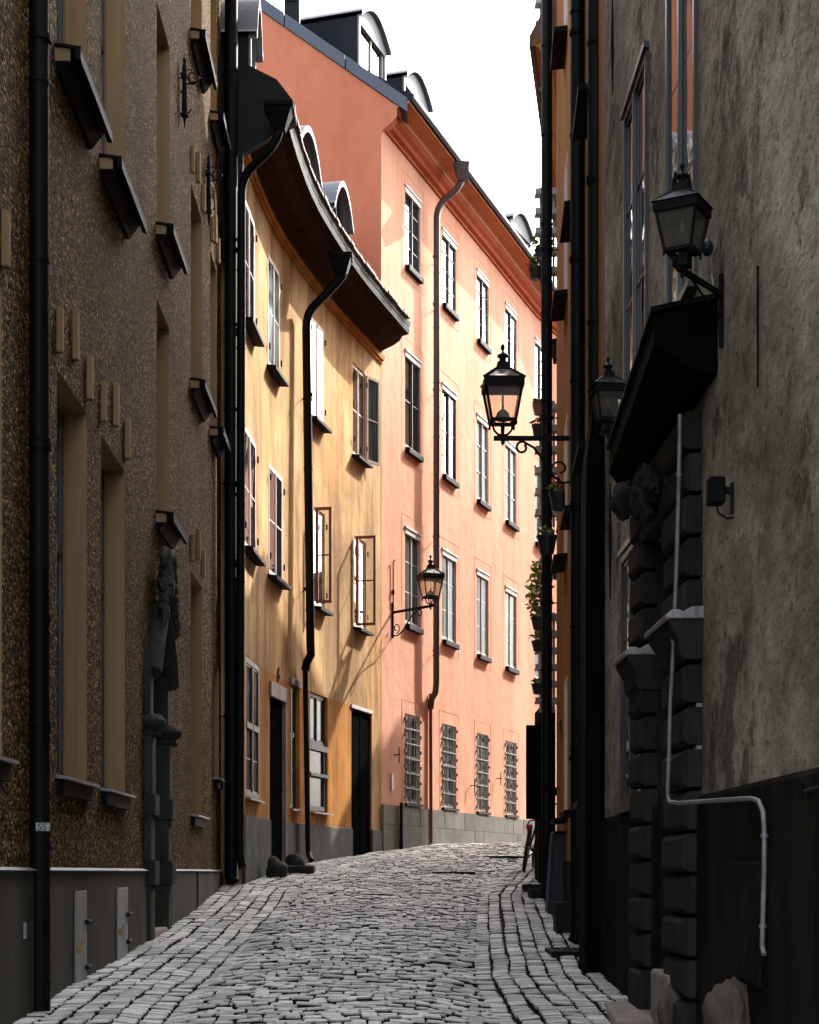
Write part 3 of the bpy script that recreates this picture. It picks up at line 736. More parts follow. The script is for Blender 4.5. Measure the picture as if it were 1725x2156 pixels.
# ground-floor openings
w, fr = window(YB, Yp, g1[0], g1[1], g1[2], g1[3], off=-.02, rows=2, fm='frame_green', gm='glass_dirty', fw=.07, transom=E+1.95); sill(w, fr, g1[2], 'zinc', .08, .03, .04)
w, fr = window(YB, Yp, g3[0], g3[1], g3[2], g3[3], off=-.08, rows=2, fm='frame_green', gm='glass', fw=.06, transom=E+2.1); sill(w, fr, g3[2], 'zinc', .06, .03, .03)
A, u, n, l = fr; m_ = MB(); m_.lbox(A, u, n, -.05, l+.05, .0, .03, g3[3], g3[3]+.10); m_.build('lintel', 'step', w)
w, fr = window(YB, Yp, g4[0], g4[1], E+2.05, g4[3], off=-.06, rows=1, fm='frame_green', gm='glass_dirty', fw=.06)
A, u, n, l = fr
m_ = MB(); B = lambda *k: m_.lbox(A, u, n, *k)
z0, z1 = g4[2], E+2.045
B(0, l, -.09, -.0, z1-.09, z1); B(0, .06, -.09, -.03, z0, z1-.09); B(l-.12, l, -.09, -.03, z0, z1-.09); B(.06, l-.12, -.09, -.03, z0, z0+.08); B(-.03, l+.05, -.02, .03, z0+.55, z0+.60)
w2 = m_.build('shop_window', 'frame_green', YB); sill(w2, fr, z0, 'zinc', .09, .03, .04)
m_ = MB(); P = lambda s_, m, z: (A[0]+u[0]*s_+n[0]*m, A[1]+u[1]*s_+n[1]*m, z); m_.quad(P(.06, -.06, z0+.08), P(.06, -.06, z1-.09), P(l-.12, -.06, z1-.09), P(l-.12, -.06, z0+.08)); m_.build('pane', 'glass_dirty', w2)
# portal with pale stone surround
A, u, n, l = Yp.frame(g2[0], g2[1])
m_ = MB(); B = lambda *k: m_.lbox(A, u, n, *k)
B(-.03, l+.03, -.2, .035, g2[3], g2[3]+.22); B(l-.03, l+.03, -.2, .035, E+1.2, g2[3]-.002); B(l-.03, l+.03, -.2, .035, E-.3, E+1.19)
m_.build('door_surround', 'step', YB, bevel=.01)
m_ = MB(); m_.lbox(A, u, n, 0, l-.03, -.06, -.03, E-.3, g2[3]); 
for k in range(2): m_.lbox(A, u, n, .1, l-.15, -.03, -.02, E+.1+k*1.1, E+1.0+k*1.1)
m_.build('door', 'door_dark', YB)  # flush black panel stands in for the dark inside of an open doorway
A, u, n, l = Yp.frame(g5[0], g5[1])
m_ = MB(); m_.lbox(A, u, n, 0, l, -.06, -.03, E-.2, g5[3]-.03); m_.lbox(A, u, n, l*.5-.02, l*.5+.02, -.03, -.02, E-.2, g5[3]-.05); m_.build('door', 'door_dark', YB)  # black panel paints the gloom of the open passage
m_ = MB(); m_.lbox(A, u, n, -.05, l+.05, -.1, .025, g5[3]+.002, g5[3]+.06); m_.lbox(A, u, n, l, l+.02, -.02, .012, E+.75, g5[3]); m_.build('door_surround', 'zinc', YB)
# house number
tc = bpy.data.curves.new('n', 'FONT'); tc.body = '6'; tc.size = .30; tc.extrude = .008; to = bpy.data.objects.new('tmp', tc); col.objects.link(to)
dg = bpy.context.evaluated_depsgraph_get(); tm = bpy.data.meshes.new_from_object(to.evaluated_get(dg)); bpy.data.objects.remove(to)
A, u, n, l = Yp.frame(YS(583), YS(583)+.3); sm = MB()
for v in tm.vertices: sm.v.append((A[0]+u[0]*v.co.x+n[0]*(.015+v.co.z), A[1]+u[1]*v.co.x+n[1]*(.015+v.co.z), E+2.80+v.co.y))
sm.f = [tuple(p.vertices) for p in tm.polygons]; sm.build('house_number', 'iron', YB)
# eave: cove, lines, gutter and roof
mb = MB(); sweep(mb, Yp, 0, Yp.L, [(-.02, E+9.28), (.03, E+9.28), (.03, E+9.34), (.06, E+9.34), (.07, E+9.42), (-.02, E+9.42)]); mb.build('cornice', 'orange', YB)
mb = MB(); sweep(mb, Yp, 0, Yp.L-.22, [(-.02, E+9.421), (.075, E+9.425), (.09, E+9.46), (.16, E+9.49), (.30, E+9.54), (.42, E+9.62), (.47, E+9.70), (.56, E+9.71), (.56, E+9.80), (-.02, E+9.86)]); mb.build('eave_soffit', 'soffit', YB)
mb = MB(); sweep(mb, Yp, 0, Yp.L-.22, [(.562, E+9.72), (.59, E+9.72), (.60, E+9.80), (.60, E+9.82), (.562, E+9.82)]); mb.build('gutter', 'lead', YB)
mb = MB(); sweep(mb, Yp, 0, Yp.L-.22, [(.60, E+9.84), (.62, E+9.93), (-2.6, E+12.4), (-6.0, E+9.9), (-.05, E+9.87)]); mb.build('roof', 'roof_black', YB)
mb = MB()
s_ = 0
while s_ < Yp.L-.5:
    P0 = Yp.at(s_, .60); u, n = Yp.uv(s_)
    mb.lbox(P0, u, n, 0, .19, -.05, .06+random.uniform(-.01, .015), E+9.93, E+9.965+random.uniform(0, .02)); s_ += .21
mb.build('roof_tile_edge', 'tile', YB)
# hoppers and pipes
wx, wy = Yp.at(YS(640), .12); hx, hy = Yp.at(YS(664), .66)
dB = wy
hp = (PX(717, 27.3), 27.3, PZ(545, 27.3)); hopper(YB, hp)
path = swan((hp[0], hp[1], hp[2]-.3), (PX(708, 27.3), 27.3, PZ(598, 27.3)), (PX(645, 27.0), 27.0, PZ(660, 27.0)), (PX(647, 27.0), 27.0, PZ(1000, 27.0)), .22)
path = path[:-1]+[(PX(654, 27.0), 27.0, PZ(1360, 27.0)), (PX(655, 27.0), 27.0, PZ(1378, 27.0)), (PX(646, 27.1), 27.1, PZ(1395, 27.1)), (PX(643, 27.1), 27.1, PZ(1412, 27.1))]
wl = Yp.at(Yp.px(640), 0)
downpipe(YB, path, .066, 'pipe_black', wallpt=((PX(649, 27), 27.0), (PX(636, 27.3), 27.3), (PZ(830, 27), PZ(1240, 27))))
downpipe(YB, [(PX(643, 27.1), 27.1, PZ(1411, 27.1)), (PX(649, 27.2), 27.2, PZ(1790, 27.2)), (PX(651, 27.2), 27.15, PZ(1800, 27.2)), (PX(657, 27.2), 27.0, PZ(1812, 27.1))], .042, 'pipe_black', joints=False, name='lower_downpipe')
hp = (PX(588, 22.3), 22.3, PZ(232, 22.3)); hopper(YB, hp, .17, .26)
path = swan((hp[0], hp[1], hp[2]-.26), (PX(584, 22.3), 22.3, PZ(300, 22.3)), (PX(509, 22.45), 22.45, PZ(372, 22.45)), (PX(505, 22.45), 22.45, PZ(700, 22.45)), .2)
downpipe(YB, path[:-1]+[(PX(505, 22.45), 22.45, PZ(1800, 22.45)), (PX(512, 22.4), 22.4, PZ(1828, 22.4))], .055, 'pipe_black')
# near gable end closing the roof
A0 = Yp.at(0, .66); 
mb = MB(); k = 0
gx = [(Yp.at(0, .70)[0], E+9.70), (Yp.at(0, .70)[0]-.02, E+9.95), (Yp.at(0, .45)[0], E+10.25), (-4.6, E+11.7), (-4.6, E+8.0), (-2.2, E+8.0), (-2.15, E+9.3)]
front = [(x_, 22.72, z_) for x_, z_ in gx]; back = [(x_, 22.85, z_) for x_, z_ in gx]
mb.v = front+back; m_n = len(gx); mb.f = [tuple(range(m_n))[::-1], tuple(range(m_n, 2*m_n))]+[(i, (i+1) % m_n, m_n+(i+1) % m_n, m_n+i) for i in range(m_n)]
mb.build('gable_verge', 'roof_black', YB)

def dormer(par, pl, a, b, off, z0, z1, arch, depth=1.6, round_=False, sb=.10):
    """arched dormer: cheeks, front frame, window, curved hood"""
    A, u, n, l = pl.frame(a, b); P = lambda s_, m, z: (A[0]+u[0]*s_+n[0]*(off+m), A[1]+u[1]*s_+n[1]*(off+m), z)
    K = 12; prof = [(0, z0), (0, z1)]
    for k in range(1, K): t = k/K; prof.append((l*t, z1+arch*math.sin(math.pi*t)**(.8 if round_ else 1)))
    prof += [(l, z1), (l, z0)]
    mb = MB(); m = len(prof)
    mb.v = [P(s_, -.03, z) for s_, z in prof]+[P(s_, -depth, z) for s_, z in prof]
    mb.f = [(i, (i+1) % m, m+(i+1) % m, m+i) for i in range(m)]+[tuple(range(m, 2*m))]
    body = mb.build('dormer', 'roof_black', par)
    # front ring
    cx, mb = l/2, MB(); fwd = .10
    inn = [(fwd, z0+.05), (fwd, z1-(.0 if round_ else .12))]
    for k in range(1, K):
        t = k/K; inn.append((fwd+(l-2*fwd)*t, z1-(.0 if round_ else .12)+(arch*.92 if round_ else 0)*math.sin(math.pi*t)))
    inn += [(l-fwd, z1-(.0 if round_ else .12)), (l-fwd, z0+.05)]
    k0 = 0
    mb.v = [P(s_, 0, z) for s_, z in prof]+[P(s_, 0, z) for s_, z in inn]+[P(s_, -.09, z) for s_, z in inn]+[P(s_, -.03, z) for s_, z in prof]
    for i in range(m):
        j = (i+1) % m; mb.f += [(i, j, m+j, m+i), (m+i, m+j, 2*m+j, 2*m+i), (3*m+i, 3*m+j, j, i)]
    mb.build('dormer_front', 'dormer_white', body)
    mb = MB(); mb.quad(*[P(s_, -.07, z) for s_, z in inn]); mb.build('pane', 'glass', body)
    mb = MB()
    zt = z1-(.0 if round_ else .12)
    mb.quad(P(l/2-.02, -.055, z0), P(l/2+.02, -.055, z0), P(l/2+.02, -.055, zt+(arch*.8 if round_ else 0)), P(l/2-.02, -.055, zt+(arch*.8 if round_ else 0)))
    for x0, x1 in ((fwd, fwd+.05), (l-fwd-.05, l-fwd), (l/2-.02, l/2+.02)): mb.hexa([P(x0, -.069, z0), P(x1, -.069, z0), P(x1, -.04, z0), P(x0, -.04, z0), P(x0, -.069, zt), P(x1, -.069, zt), P(x1, -.04, zt), P(x0, -.04, zt)])
    mb.build('glazing_bar', 'frame_grey' if not round_ else 'dormer_white', body)
    # hood
    mb = MB(); hp_ = [(-.06, z1-.04)]+[(l*t, z1+arch*math.sin(math.pi*t)**(.8 if round_ else 1)+.02) for t in [k/K for k in range(0, K+1)]]+[(l+.06, z1-.04)]
    hq = [(s_, z+.10) for s_, z in hp_]; m2 = len(hp_)
    mb.v = [P(s_, .09, z) for s_, z in hp_]+[P(s_, .09, z) for s_, z in hq]+[P(s_, -depth, z) for s_, z in hq]+[P(s_, -.02, z) for s_, z in hp_]
    for i in range(m2-1): mb.f += [(i, i+1, m2+i+1, m2+i), (m2+i, m2+i+1, 2*m2+i+1, 2*m2+i), (3*m2+i, 3*m2+i+1, i+1, i)]
    mb.build('dormer_hood', 'zinc_light' if 'zinc_light' in M else 'zinc', body)
    return body
M['zinc_light'] = plain('pale_sheet_hood', (.13, .135, .145), .6, .0, var=.15, spec=.08)
for xa, xb in ((497, 518), (613, 659), (690, 727)):
    dormer(YB, Yp, Yp.px(xa, .05), max(.55, Yp.px(xb, .05)), .10, E+9.85, E+10.85, .50, 1.9, True)

# ================================================================ PINK building
PB = thing('salmon_building', (0, 36, 0), 'tall salmon pink building with red gable wall, curved cornice and black dormers', 'building')
QS = lambda x: Pp.px(x)
cp = [(853, 885), (931, 961), (1004, 1029), (1064, 1088)]
extra = [QS(1088)+1.75+k*2.62 for k in range(4)]
cs = [(QS(a), QS(b)) for a, b in cp]+[(q, q+.92) for q in extra]
pr = [(E+11.58, E+13.05), (E+8.1, E+9.92), (E+4.74, E+6.55), (E+1.32, E+3.02)]
op = [(a, b, c, d_) for a, b in cs for c, d_ in pr]
ztop = E+13.75
mb = MB(); facade(mb, Pp, 0, Pp.L, E+1.2, ztop, op, .11); shell(mb, Pp, .06, Pp.L, -1, ztop, 7)
mb.build('wall', 'pink', PB, smooth=True)
mb = MB()     # limestone plinth in two courses of slabs
for c, (z0, z1, off) in enumerate(((E-.2, E+.88, .045), (E+.885, E+1.24, .04))):
    s_ = 0
    while s_ < Pp.L-.7:
        w_ = random.uniform(.6, 1.1); sweep(mb, Pp, s_+.006, min(Pp.L, s_+w_-.006), [(-.03, z0), (off+random.uniform(-.004, .006), z0), (off+random.uniform(-.004, .006), z1), (-.03, z1+.004)]); s_ += w_
mb.build('plinth', 'plinth_stone', PB)
for ci, (a, b) in enumerate(cs):
    for ri, (c, d_) in enumerate(pr):
        A, u, n, l = Pp.frame(a, b)
        far = ci > 4
        if ri < 3:
            w, fr = window(PB, Pp, a, b, c, d_, off=-.04, prd=.030 if ri < 2 else .014, rows=4 if ri == 0 else (2 if ci < 2 and ri == 1 else 4 if ri == 0 else 3), fm='frame_dark' if ri < 2 and ci < 2 or ri == 0 else 'frame_grey', gm='glass' if ri == 0 or (ri == 1 and ci < 2) else 'glass_teal', fw=.042, mw=.030 if ri < 2 else .02)
            m_ = MB(); m_.lbox(A, u, n, 0, l, -.085, .012, d_-.10, d_+.0); m_.lbox(A, u, n, -.03, l+.03, 0, .03, d_+.001, d_+.035); m_.build('head_moulding', 'frame_grey', w)
            m_ = MB(); m_.lbox(A, u, n, .03, l-.02, -.02, .085, c-.12, c-.01); m_.build('sill', 'lead', w, bevel=.012)
        else:
            w, fr = window(PB, Pp, a, b, c, d_, off=-.06, rows=3, fm='frame_grey', gm='glass_grille', fw=.055, mw=.03, transom=(c+d_)/2+.02)
            m_ = MB()
            for k in range(1, 8):
                if k != 4: q = l*k/8; m_.lbox(A, u, n, q-.008, q+.008, -.015, .003, c+.03, d_-.03)
            for k in range(1, 6): z = c+(d_-c)*k/6; m_.lbox(A, u, n, -.02, l+.02, .004, .02, z-.014, z+.014)
            for k in range(0, 6):
                z = c+.1+(d_-c-.2)*k/5; m_.lbox(A, u, n, -.04, .01, .0, .03, z-.03, z+.03); m_.lbox(A, u, n, l-.01, l+.04, .0, .03, z-.03, z+.03)
            m_.build('grille', 'frame_dark', w)
            m_ = MB(); m_.lbox(A, u, n, -.03, l+.03, -.02, .06, c-.06, c-.01); m_.build('sill', 'lead', w)
        # faintly incised plaster surround
        e = .19; t = .014; z0, z1 = c-.28 if ri < 3 else E+1.25, d_+.26; m_ = MB()
        m_.lbox(A, u, n, -e, -e+t, -.02, .0035, z0, z1); m_.lbox(A, u, n, l+e-t, l+e, -.02, .0035, z0, z1); m_.lbox(A, u, n, -e+t, l+e-t, -.02, .0035, z1-.014, z1)
        if ri < 3: m_.lbox(A, u, n, -e+t, l+e-t, -.02, .0035, z0, z0+.014)
        m_.build('plaster_fillet', 'pink', w)
mb = MB(); sweep(mb, Pp, 0, Pp.L, [(-.03, E+13.60), (.04, E+13.61), (.05, E+13.66), (.12, E+13.69), (.15, E+13.75), (.22, E+13.80), (.25, E+13.84), (.25, E+13.87), (-.03, E+13.88)]); mb.build('cornice_moulding', 'cornice_shade', PB)
mb = MB(); sweep(mb, Pp, 0, Pp.L, [(-.03, E+13.881), (.26, E+13.881), (.27, E+13.91), (.31, E+13.92), (-.03, E+13.93)]); mb.build('frieze', 'pink', PB)
mb = MB(); sweep(mb, Pp, 0, Pp.L, [(-.03, E+13.931), (.30, E+13.931), (.40, E+13.96), (.50, E+13.99), (.54, E+13.99), (.54, E+14.03), (-.03, E+14.05)]); mb.build('eave_soffit', 'cornice', PB)
mb = MB(); sweep(mb, Pp, 0, Pp.L, [(.51, E+14.035), (.59, E+14.03), (.63, E+14.08), (.63, E+14.15), (.51, E+14.15)]); mb.build('gutter', 'roof_black', PB)
mb = MB(); sweep(mb, Pp, .1, Pp.L, [(.52, E+14.155), (.54, E+14.19), (-2.8, E+16.4), (-6.9, E+13.7), (0, E+13.76)]); mb.build('roof', 'roof_black', PB)
# red gable (fire) wall with sheet-metal coping
u0, n0 = Pp.uv(0.01); G0 = Pp.at(0); gd = Vector((-1, .30)).normalized()
def GP(t, z, fwd=0): return (G0[0]+gd.x*t+gd.y*-fwd*0, G0[1]+gd.y*t-fwd, z)
prof = [(0, E-1), (0, E+13.75), (-.25, E+13.9), (-.25, E+14.08), (-.45, E+14.2), (0, E+14.46), (3.1, E+16.42), (6.5, E+18.3), (7.5, E+17.5), (7.5, E-1)]
prof = [(0, E-1), (0, E+13.5), (-.04, E+13.58), (-.22, E+13.7), (-.30, E+13.78), (-.30, E+13.97), (3.1, E+16.66), (6.3, E+19.15), (7.5, E+18.0), (7.5, E-1)]
mb = MB(); m_n = len(prof)
mb.v = [GP(t, z, .012) for t, z in prof]+[GP(t, z, -.30) for t, z in prof]
mb.f = [tuple(range(m_n)), tuple(range(m_n, 2*m_n))[::-1]]+[(i, (i+1) % m_n, m_n+(i+1) % m_n, m_n+i) for i in range(m_n)]
mb.build('gable_wall', 'red', PB, label='brick red gable wall above the ochre house')
mb = MB(); th = .42
cp_ = [(-.50, E+13.82), (3.1, E+16.66), (6.4, E+19.25)]
segs = []
for (t0, z0), (t1, z1) in zip(cp_, cp_[1:]):
    k = max(1, int((t1-t0)/1.05))
    for i in range(k):
        a, b = i/k, (i+1)/k-.006
        segs.append((t0+(t1-t0)*a, z0+(z1-z0)*a, t0+(t1-t0)*b, z0+(z1-z0)*b))
for a, za, b, zb_ in segs:
    h = .26
    mb.hexa([GP(a, za, .06), GP(b, zb_, .06), GP(b, zb_, -.5), GP(a, za, -.5), GP(a, za+h, .03), GP(b, zb_+h, .03), GP(b, zb_+h, -.5), GP(a, za+h, -.5)])
M['coping'] = plain('blue_black_sheet', (.030, .042, .060), .42, .0, var=.15, vs=3, bmp=.1)
mb.build('coping', 'coping', PB)
# roof vent
V0 = GP(1.75, E+15.9); mb = MB()
mb.box(V0[0]-.14, V0[0]+.14, V0[1]+.1, V0[1]+.4, E+15.4, E+16.55); mb.box(V0[0]-.22, V0[0]+.22, V0[1]+.02, V0[1]+.48, E+16.55, E+16.62)
for k in range(5): mb.box(V0[0]-.09, V0[0]+.09, V0[1]+.075, V0[1]+.1, E+16.22+k*.06, E+16.25+k*.06)
mb.build('roof_vent', 'roof_black', PB)
for xa, xb, dp in ((756, 814, 3.4), (851, 903, 2.6), (1075, 1118, 2.6)):
    dormer(PB, Pp, Pp.px(xa, -.85), Pp.px(xb, -.85), -.85, E+14.9, E+16.32, .34, dp)
# brown downpipe
_q = Pp.at(Pp.px(976, .66), .66); hp = (_q[0], _q[1], PZ(345, _q[1])); mb = MB(); x_, y_, z_ = hp
mb.hexa([(x_-.09, y_-.09, z_-.35), (x_+.09, y_-.09, z_-.35), (x_+.09, y_+.09, z_-.35), (x_-.09, y_+.09, z_-.35), (x_-.2, y_-.16, z_), (x_+.12, y_-.16, z_), (x_+.12, y_+.16, z_), (x_-.2, y_+.16, z_)])
mb.build('rain_hopper', 'pipe_brown', PB)
py = 34.72
path = swan((hp[0]-.02, hp[1], hp[2]-.33), (hp[0]-.04, hp[1], PZ(392, hp[1])), (PX(920, py), py, PZ(432, py)), (PX(919, py), py, PZ(600, py)), .26)
path = path[:-1]+[(PX(919, py), py, PZ(1438, py)), (PX(917, py), py+.02, PZ(1458, py)), (PX(909, py), py+.05, PZ(1472, py)), (PX(907, py), py+.08, PZ(1492, py))]
wq = Pp.at(Pp.px(914), 0)
downpipe(PB, path, .064, 'pipe_brown', wallpt=((PX(919, py), py), wq, [PZ(y_, py) for y_ in (540, 640, 820, 1130, 1370)]))
downpipe(PB, [(PX(907, py), py+.08, PZ(1460, py)), (PX(908, py), py+.08, PZ(1776, py))], .036, 'frame_red', joints=False, name='lower_downpipe')
q = Pp.px(837); P0 = Pp.at(q, .08); m_ = MB()
m_.tube([(P0[0], P0[1], gz(33)), (P0[0], P0[1], E+1.3)], .035, 8); m_.build('standpipe', 'iron', PB)
for xx, yy in ((830, 1590), (990, 1655), (1046, 1640)):
    s_ = Pp.px(xx); u, n = Pp.uv(s_); P0 = Pp.at(s_, .0); z = PZ(yy, P0[1]); m_ = MB()
    m_.tube([(P0[0], P0[1], z), (P0[0]+n[0]*.12, P0[1]+n[1]*.12, z+.01)], .012, 6); m_.tube([(P0[0]+n[0]*.1, P0[1]+n[1]*.1, z-.15), (P0[0]+n[0]*.1, P0[1]+n[1]*.1, z+.15)], .01, 6)
    m_.build('shutter_stay', 'iron', PB)
s_ = Pp.px(823); A, u, n, l = Pp.frame(s_, s_+.12); m_ = MB(); m_.lbox(A, u, n, 0, .12, 0, .02, PZ(1665, A[1]), PZ(1628, A[1])); m_.build('intercom_plate', 'zinc', PB)

# ================================================================ lanterns
def lantern(name, label, base, tip, zarm, k, rot, glassm, scroll=True, group='black wall lanterns in the street', bulb=True, rod=0, cage=True):
    """base/tip in plan; lantern stands on the arm tip"""
    T = thing(name, (tip[0], tip[1], zarm), label, 'street lamp', group)
    bx, by = base; tx, ty = tip; L_ = math.dist(base, tip); u = ((tx-bx)/L_, (ty-by)/L_); nn = (u[1], -u[0])
    m_ = MB(); bar = .017*k
    m_.lbox(base, u, nn, 0, L_+.09*k, -bar, bar, zarm-.05*k, zarm-.005*k)
    m_.lbox(base, u, nn, 0, .022, -bar*1.3, bar*1.3, zarm-.50*k, zarm+.16*k)
    m_.lathe((tx, ty, zarm-.1*k), [(.004*k, 0), (.022*k, .03*k), (.018*k, .05*k)], 8)
    P = lambda s_, z: (bx+u[0]*s_, by+u[1]*s_, z)
    if scroll:
        L0 = L_; pts = [P(.02, zarm-.46*k), P(L0*.14, zarm-.47*k), P(L0*.28, zarm-.40*k), P(L0*.42, zarm-.24*k), P(L0*.55, zarm-.12*k), P(L0*.68, zarm-.07*k)]
        c = (L0*.72, zarm-.12*k); 
        for j in range(13):
            q = R(100-j*28); rr = .062*k*(1-j*.035); pts.append(P(c[0]+rr*math.cos(q), c[1]+rr*math.sin(q)))
        m_.tube(pts, .013*k, 7)
        c = (.10*k+.02, zarm-.33*k); pts = []
        for j in range(15):
            q = R(-90+j*26); rr = .10*k*(1-j*.045); pts.append(P(c[0]+rr*math.cos(q), c[1]+rr*math.sin(q)))
        m_.tube(pts, .011*k, 7)
    else:
        m_.tube([P(.02, zarm-.22*k), P(L_*.3, zarm-.20*k), P(L_*.75, zarm-.06*k)], .012*k, 7)
        m_.tube([P(L_+.09*k, zarm-.03*k), P(L_+.16*k, zarm+.01*k), P(L_+.15*k, zarm+.05*k), P(L_+.11*k, zarm+.03*k)], .008*k, 6)
    if rod: m_.tube([P(.03, zarm+.1*k), P(.03, zarm+rod), P(.08, zarm+rod+.05)], .012, 6); m_.blob(P(.03, zarm+.35), (.03, .03, .08), 1, 0)
    m_.build('wall_bracket', 'iron', T, smooth=False)
    ca, sa = math.cos(rot), math.sin(rot)
    def sq(m_, h0, z0, h1, z1, closed=True):
        c4 = lambda h, z: [(tx+(a*ca-b*sa)*h*k, ty+(a*sa+b*ca)*h*k, zarm+z*k) for a, b in ((-1, -1), (1, -1), (1, 1), (-1, 1))]
        m_.hexa(c4(h0, z0)+c4(h1, z1))
    def corner(m_, a, b, h0, z0, h1, z1, r0):
        m_.tube([(tx+(a*ca-b*sa)*h0*k, ty+(a*sa+b*ca)*h0*k, zarm+z0*k), (tx+(a*ca-b*sa)*h1*k, ty+(a*sa+b*ca)*h1*k, zarm+z1*k)], r0*k, 6)
    m_ = MB()
    if cage:
        for a, b in ((1, 0), (-1, 0), (0, 1), (0, -1)):
            pts = [(.0, .0), (.05, .012), (.085, .05), (.098, .10), (.13, .12)]
            m_.tube([(tx+(a*ca-b*sa)*r_*k, ty+(a*sa+b*ca)*r_*k, zarm+z_*k) for r_, z_ in pts], .012*k, 6)
        m_.tube([(tx, ty, zarm), (tx, ty, zarm+.12*k)], .008*k, 6)
    else:
        sq(m_, .07, 0, .06, .10)
    for a, b in ((1, 1), (1, -1), (-1, 1), (-1, -1)):
        corner(m_, a, b, .118, .125, .178, .46, .014); m_.blob((tx+(a*ca-b*sa)*.122*k, ty+(a*sa+b*ca)*.122*k, zarm+.105*k), (.014*k, .014*k, .028*k), 1, 0)
    # base ring and top rim as frames
    def ring(h, z0, z1, t):
        for a, b, c_, d_ in ((-h, h, -h, -h+t), (-h, h, h-t, h), (-h, -h+t, -h+t, h-t), (h-t, h, -h+t, h-t)):
            P8 = [(tx+(x*ca-y*sa)*k, ty+(x*sa+y*ca)*k) for x, y in ((a, c_), (b, c_), (b, d_), (a, d_))]
            m_.hexa([(*p, zarm+z0*k) for p in P8]+[(*p, zarm+z1*k) for p in P8])
    ring(.128, .12, .15, .05); ring(.198, .452, .53, .03)
    # roof ribs
    for a, b in ((1, 1), (1, -1), (-1, 1), (-1, -1)): corner(m_, a, b, .20, .53, .075, .64, .016)
    ring(.185, .53, .545, .03)
    m_.build('lantern_frame', 'iron', T)
    m_ = MB()
    sq(m_, .08, .63, .066, .68); sq(m_, .062, .681, .055, .72)
    m_.lathe((tx, ty, zarm+.72*k), [(.052*k, 0), (.036*k, .02*k), (.034*k, .05*k), (.055*k, .055*k), (.056*k, .075*k), (.03*k, .09*k), (.01*k, .105*k), (.008*k, .12*k), (.022*k, .14*k), (.022*k, .16*k), (.012*k, .178*k), (.002*k, .185*k)], 12)
    m_.build('chimney', 'iron', T, smooth=True)
    m_ = MB()
    if not cage: sq(m_, .215, .535, .07, .645)
    c4 = lambda h, z: [(tx+(a*ca-b*sa)*h*k, ty+(a*sa+b*ca)*h*k, zarm+z*k) for a, b in ((-1, -1), (1, -1), (1, 1), (-1, 1))]
    if not cage: m_.build('lantern_roof', 'roof_black', T); m_ = MB()
    a4, b4 = c4(.112, .15), c4(.168, .452)
    for i in range(4): m_.quad(a4[i], a4[(i+1) % 4], b4[(i+1) % 4], b4[i])
    if cage:
        a4, b4 = c4(.185, .54), c4(.078, .635)
        for i in range(4): m_.quad(a4[i], a4[(i+1) % 4], b4[(i+1) % 4], b4[i])
    m_.build('lantern_pane', glassm, T)
    if bulb:
        m_ = MB(); m_.lathe((tx, ty, zarm+.15*k), [(.07*k, 0), (.072*k, .03*k), (.06*k, .07*k), (.03*k, .10*k), (.012*k, .115*k), (.012*k, .15*k)], 14); m_.build('lamp_base', 'opal', T, smooth=True)
        m_ = MB(); m_.lathe((tx, ty, zarm+.305*k), [(.011*k, 0), (.013*k, .03*k), (.012*k, .09*k), (.004*k, .1*k)], 10); m_.build('bulb', 'white_sheet', T, smooth=True)
    return T
# hanging street lantern in the middle
dL = 18.0; za = PZ(917, dL)
lantern('street_lantern', 'black framed lantern on a long bracket with a scroll, centre of the street', (R2p.at(R2p.px(1199))[0], dL), (PX(1059, dL), dL), za, 1.035, R(2), 'lampglass')
# lantern on the salmon wall
q = Pp.px(826); b0 = Pp.at(q, 0); dP = 33.2; za = PZ(1280, dP)
tip = (PX(907, 31.9), 31.9)
lantern('street_lantern', 'black lantern on a scrolled bracket fixed to the salmon wall near the ochre house', b0, tip, PZ(1280, 32.3), 1.0, R(18), 'lampglass', rod=.9)
# two small entrance lanterns
b0 = R1p.at(R1p.px(1523), 0); dN = b0[1]
lantern('entrance_lantern', 'black entrance lantern with solid roof above the near end of the dark canopy', b0, (PX(1437, dN-.35), dN-.35), PZ(586, dN-.2), .53, R(62), 'lampglass_dark', scroll=False, bulb=True, cage=False)
b0 = R1p.at(R1p.px(1345), 0); dM = b0[1]
lantern('entrance_lantern', 'small black entrance lantern beyond the far end of the dark canopy', (b0[0], dM+.15), (PX(1281, dM+.15), dM+.15), PZ(908, dM+.15), .53, R(8), 'lampglass_dark', scroll=False, bulb=True, cage=False)

# ================================================================ RIGHT 1: grey plaster building
GB = thing('grey_plaster_building', (2.5, 8, 0), 'weathered grey plaster building with stone portal on the right', 'building')
RS = lambda x: R1p.px(x)
def zz(y, s_): return PZ(y, R1p.at(s_)[1])
w1 = (RS(1358), RS(1312)); w2 = (RS(1366), RS(1318)); w3 = (RS(1470), RS(1408))
zl = (E+(1836-1690)*10.9/F, E+2.12); zu1 = (E+3.05, E+5.02); zu2 = (E+3.05, E+5.02)
pA, pB = RS(1428), RS(1383); portal = (pA, pB, E-1.0, E+1.95)
op = [(w1[0], w1[1], *zl), (w2[0], w2[1], *zu1), (w3[0], w3[1], *zu2), portal]
zp = E+.385
mb = MB(); facade(mb, R1p, 0, R1p.L, zp, E+9, op, .12); shell(mb, R1p, 0, R1p.L, -3, E+9)
mb.build('wall', 'grey_wall', GB)
mb = MB()
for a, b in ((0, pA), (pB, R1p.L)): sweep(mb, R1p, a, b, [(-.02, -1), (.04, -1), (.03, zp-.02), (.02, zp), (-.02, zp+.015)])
mb.build('plinth', 'brown_plinth', GB)
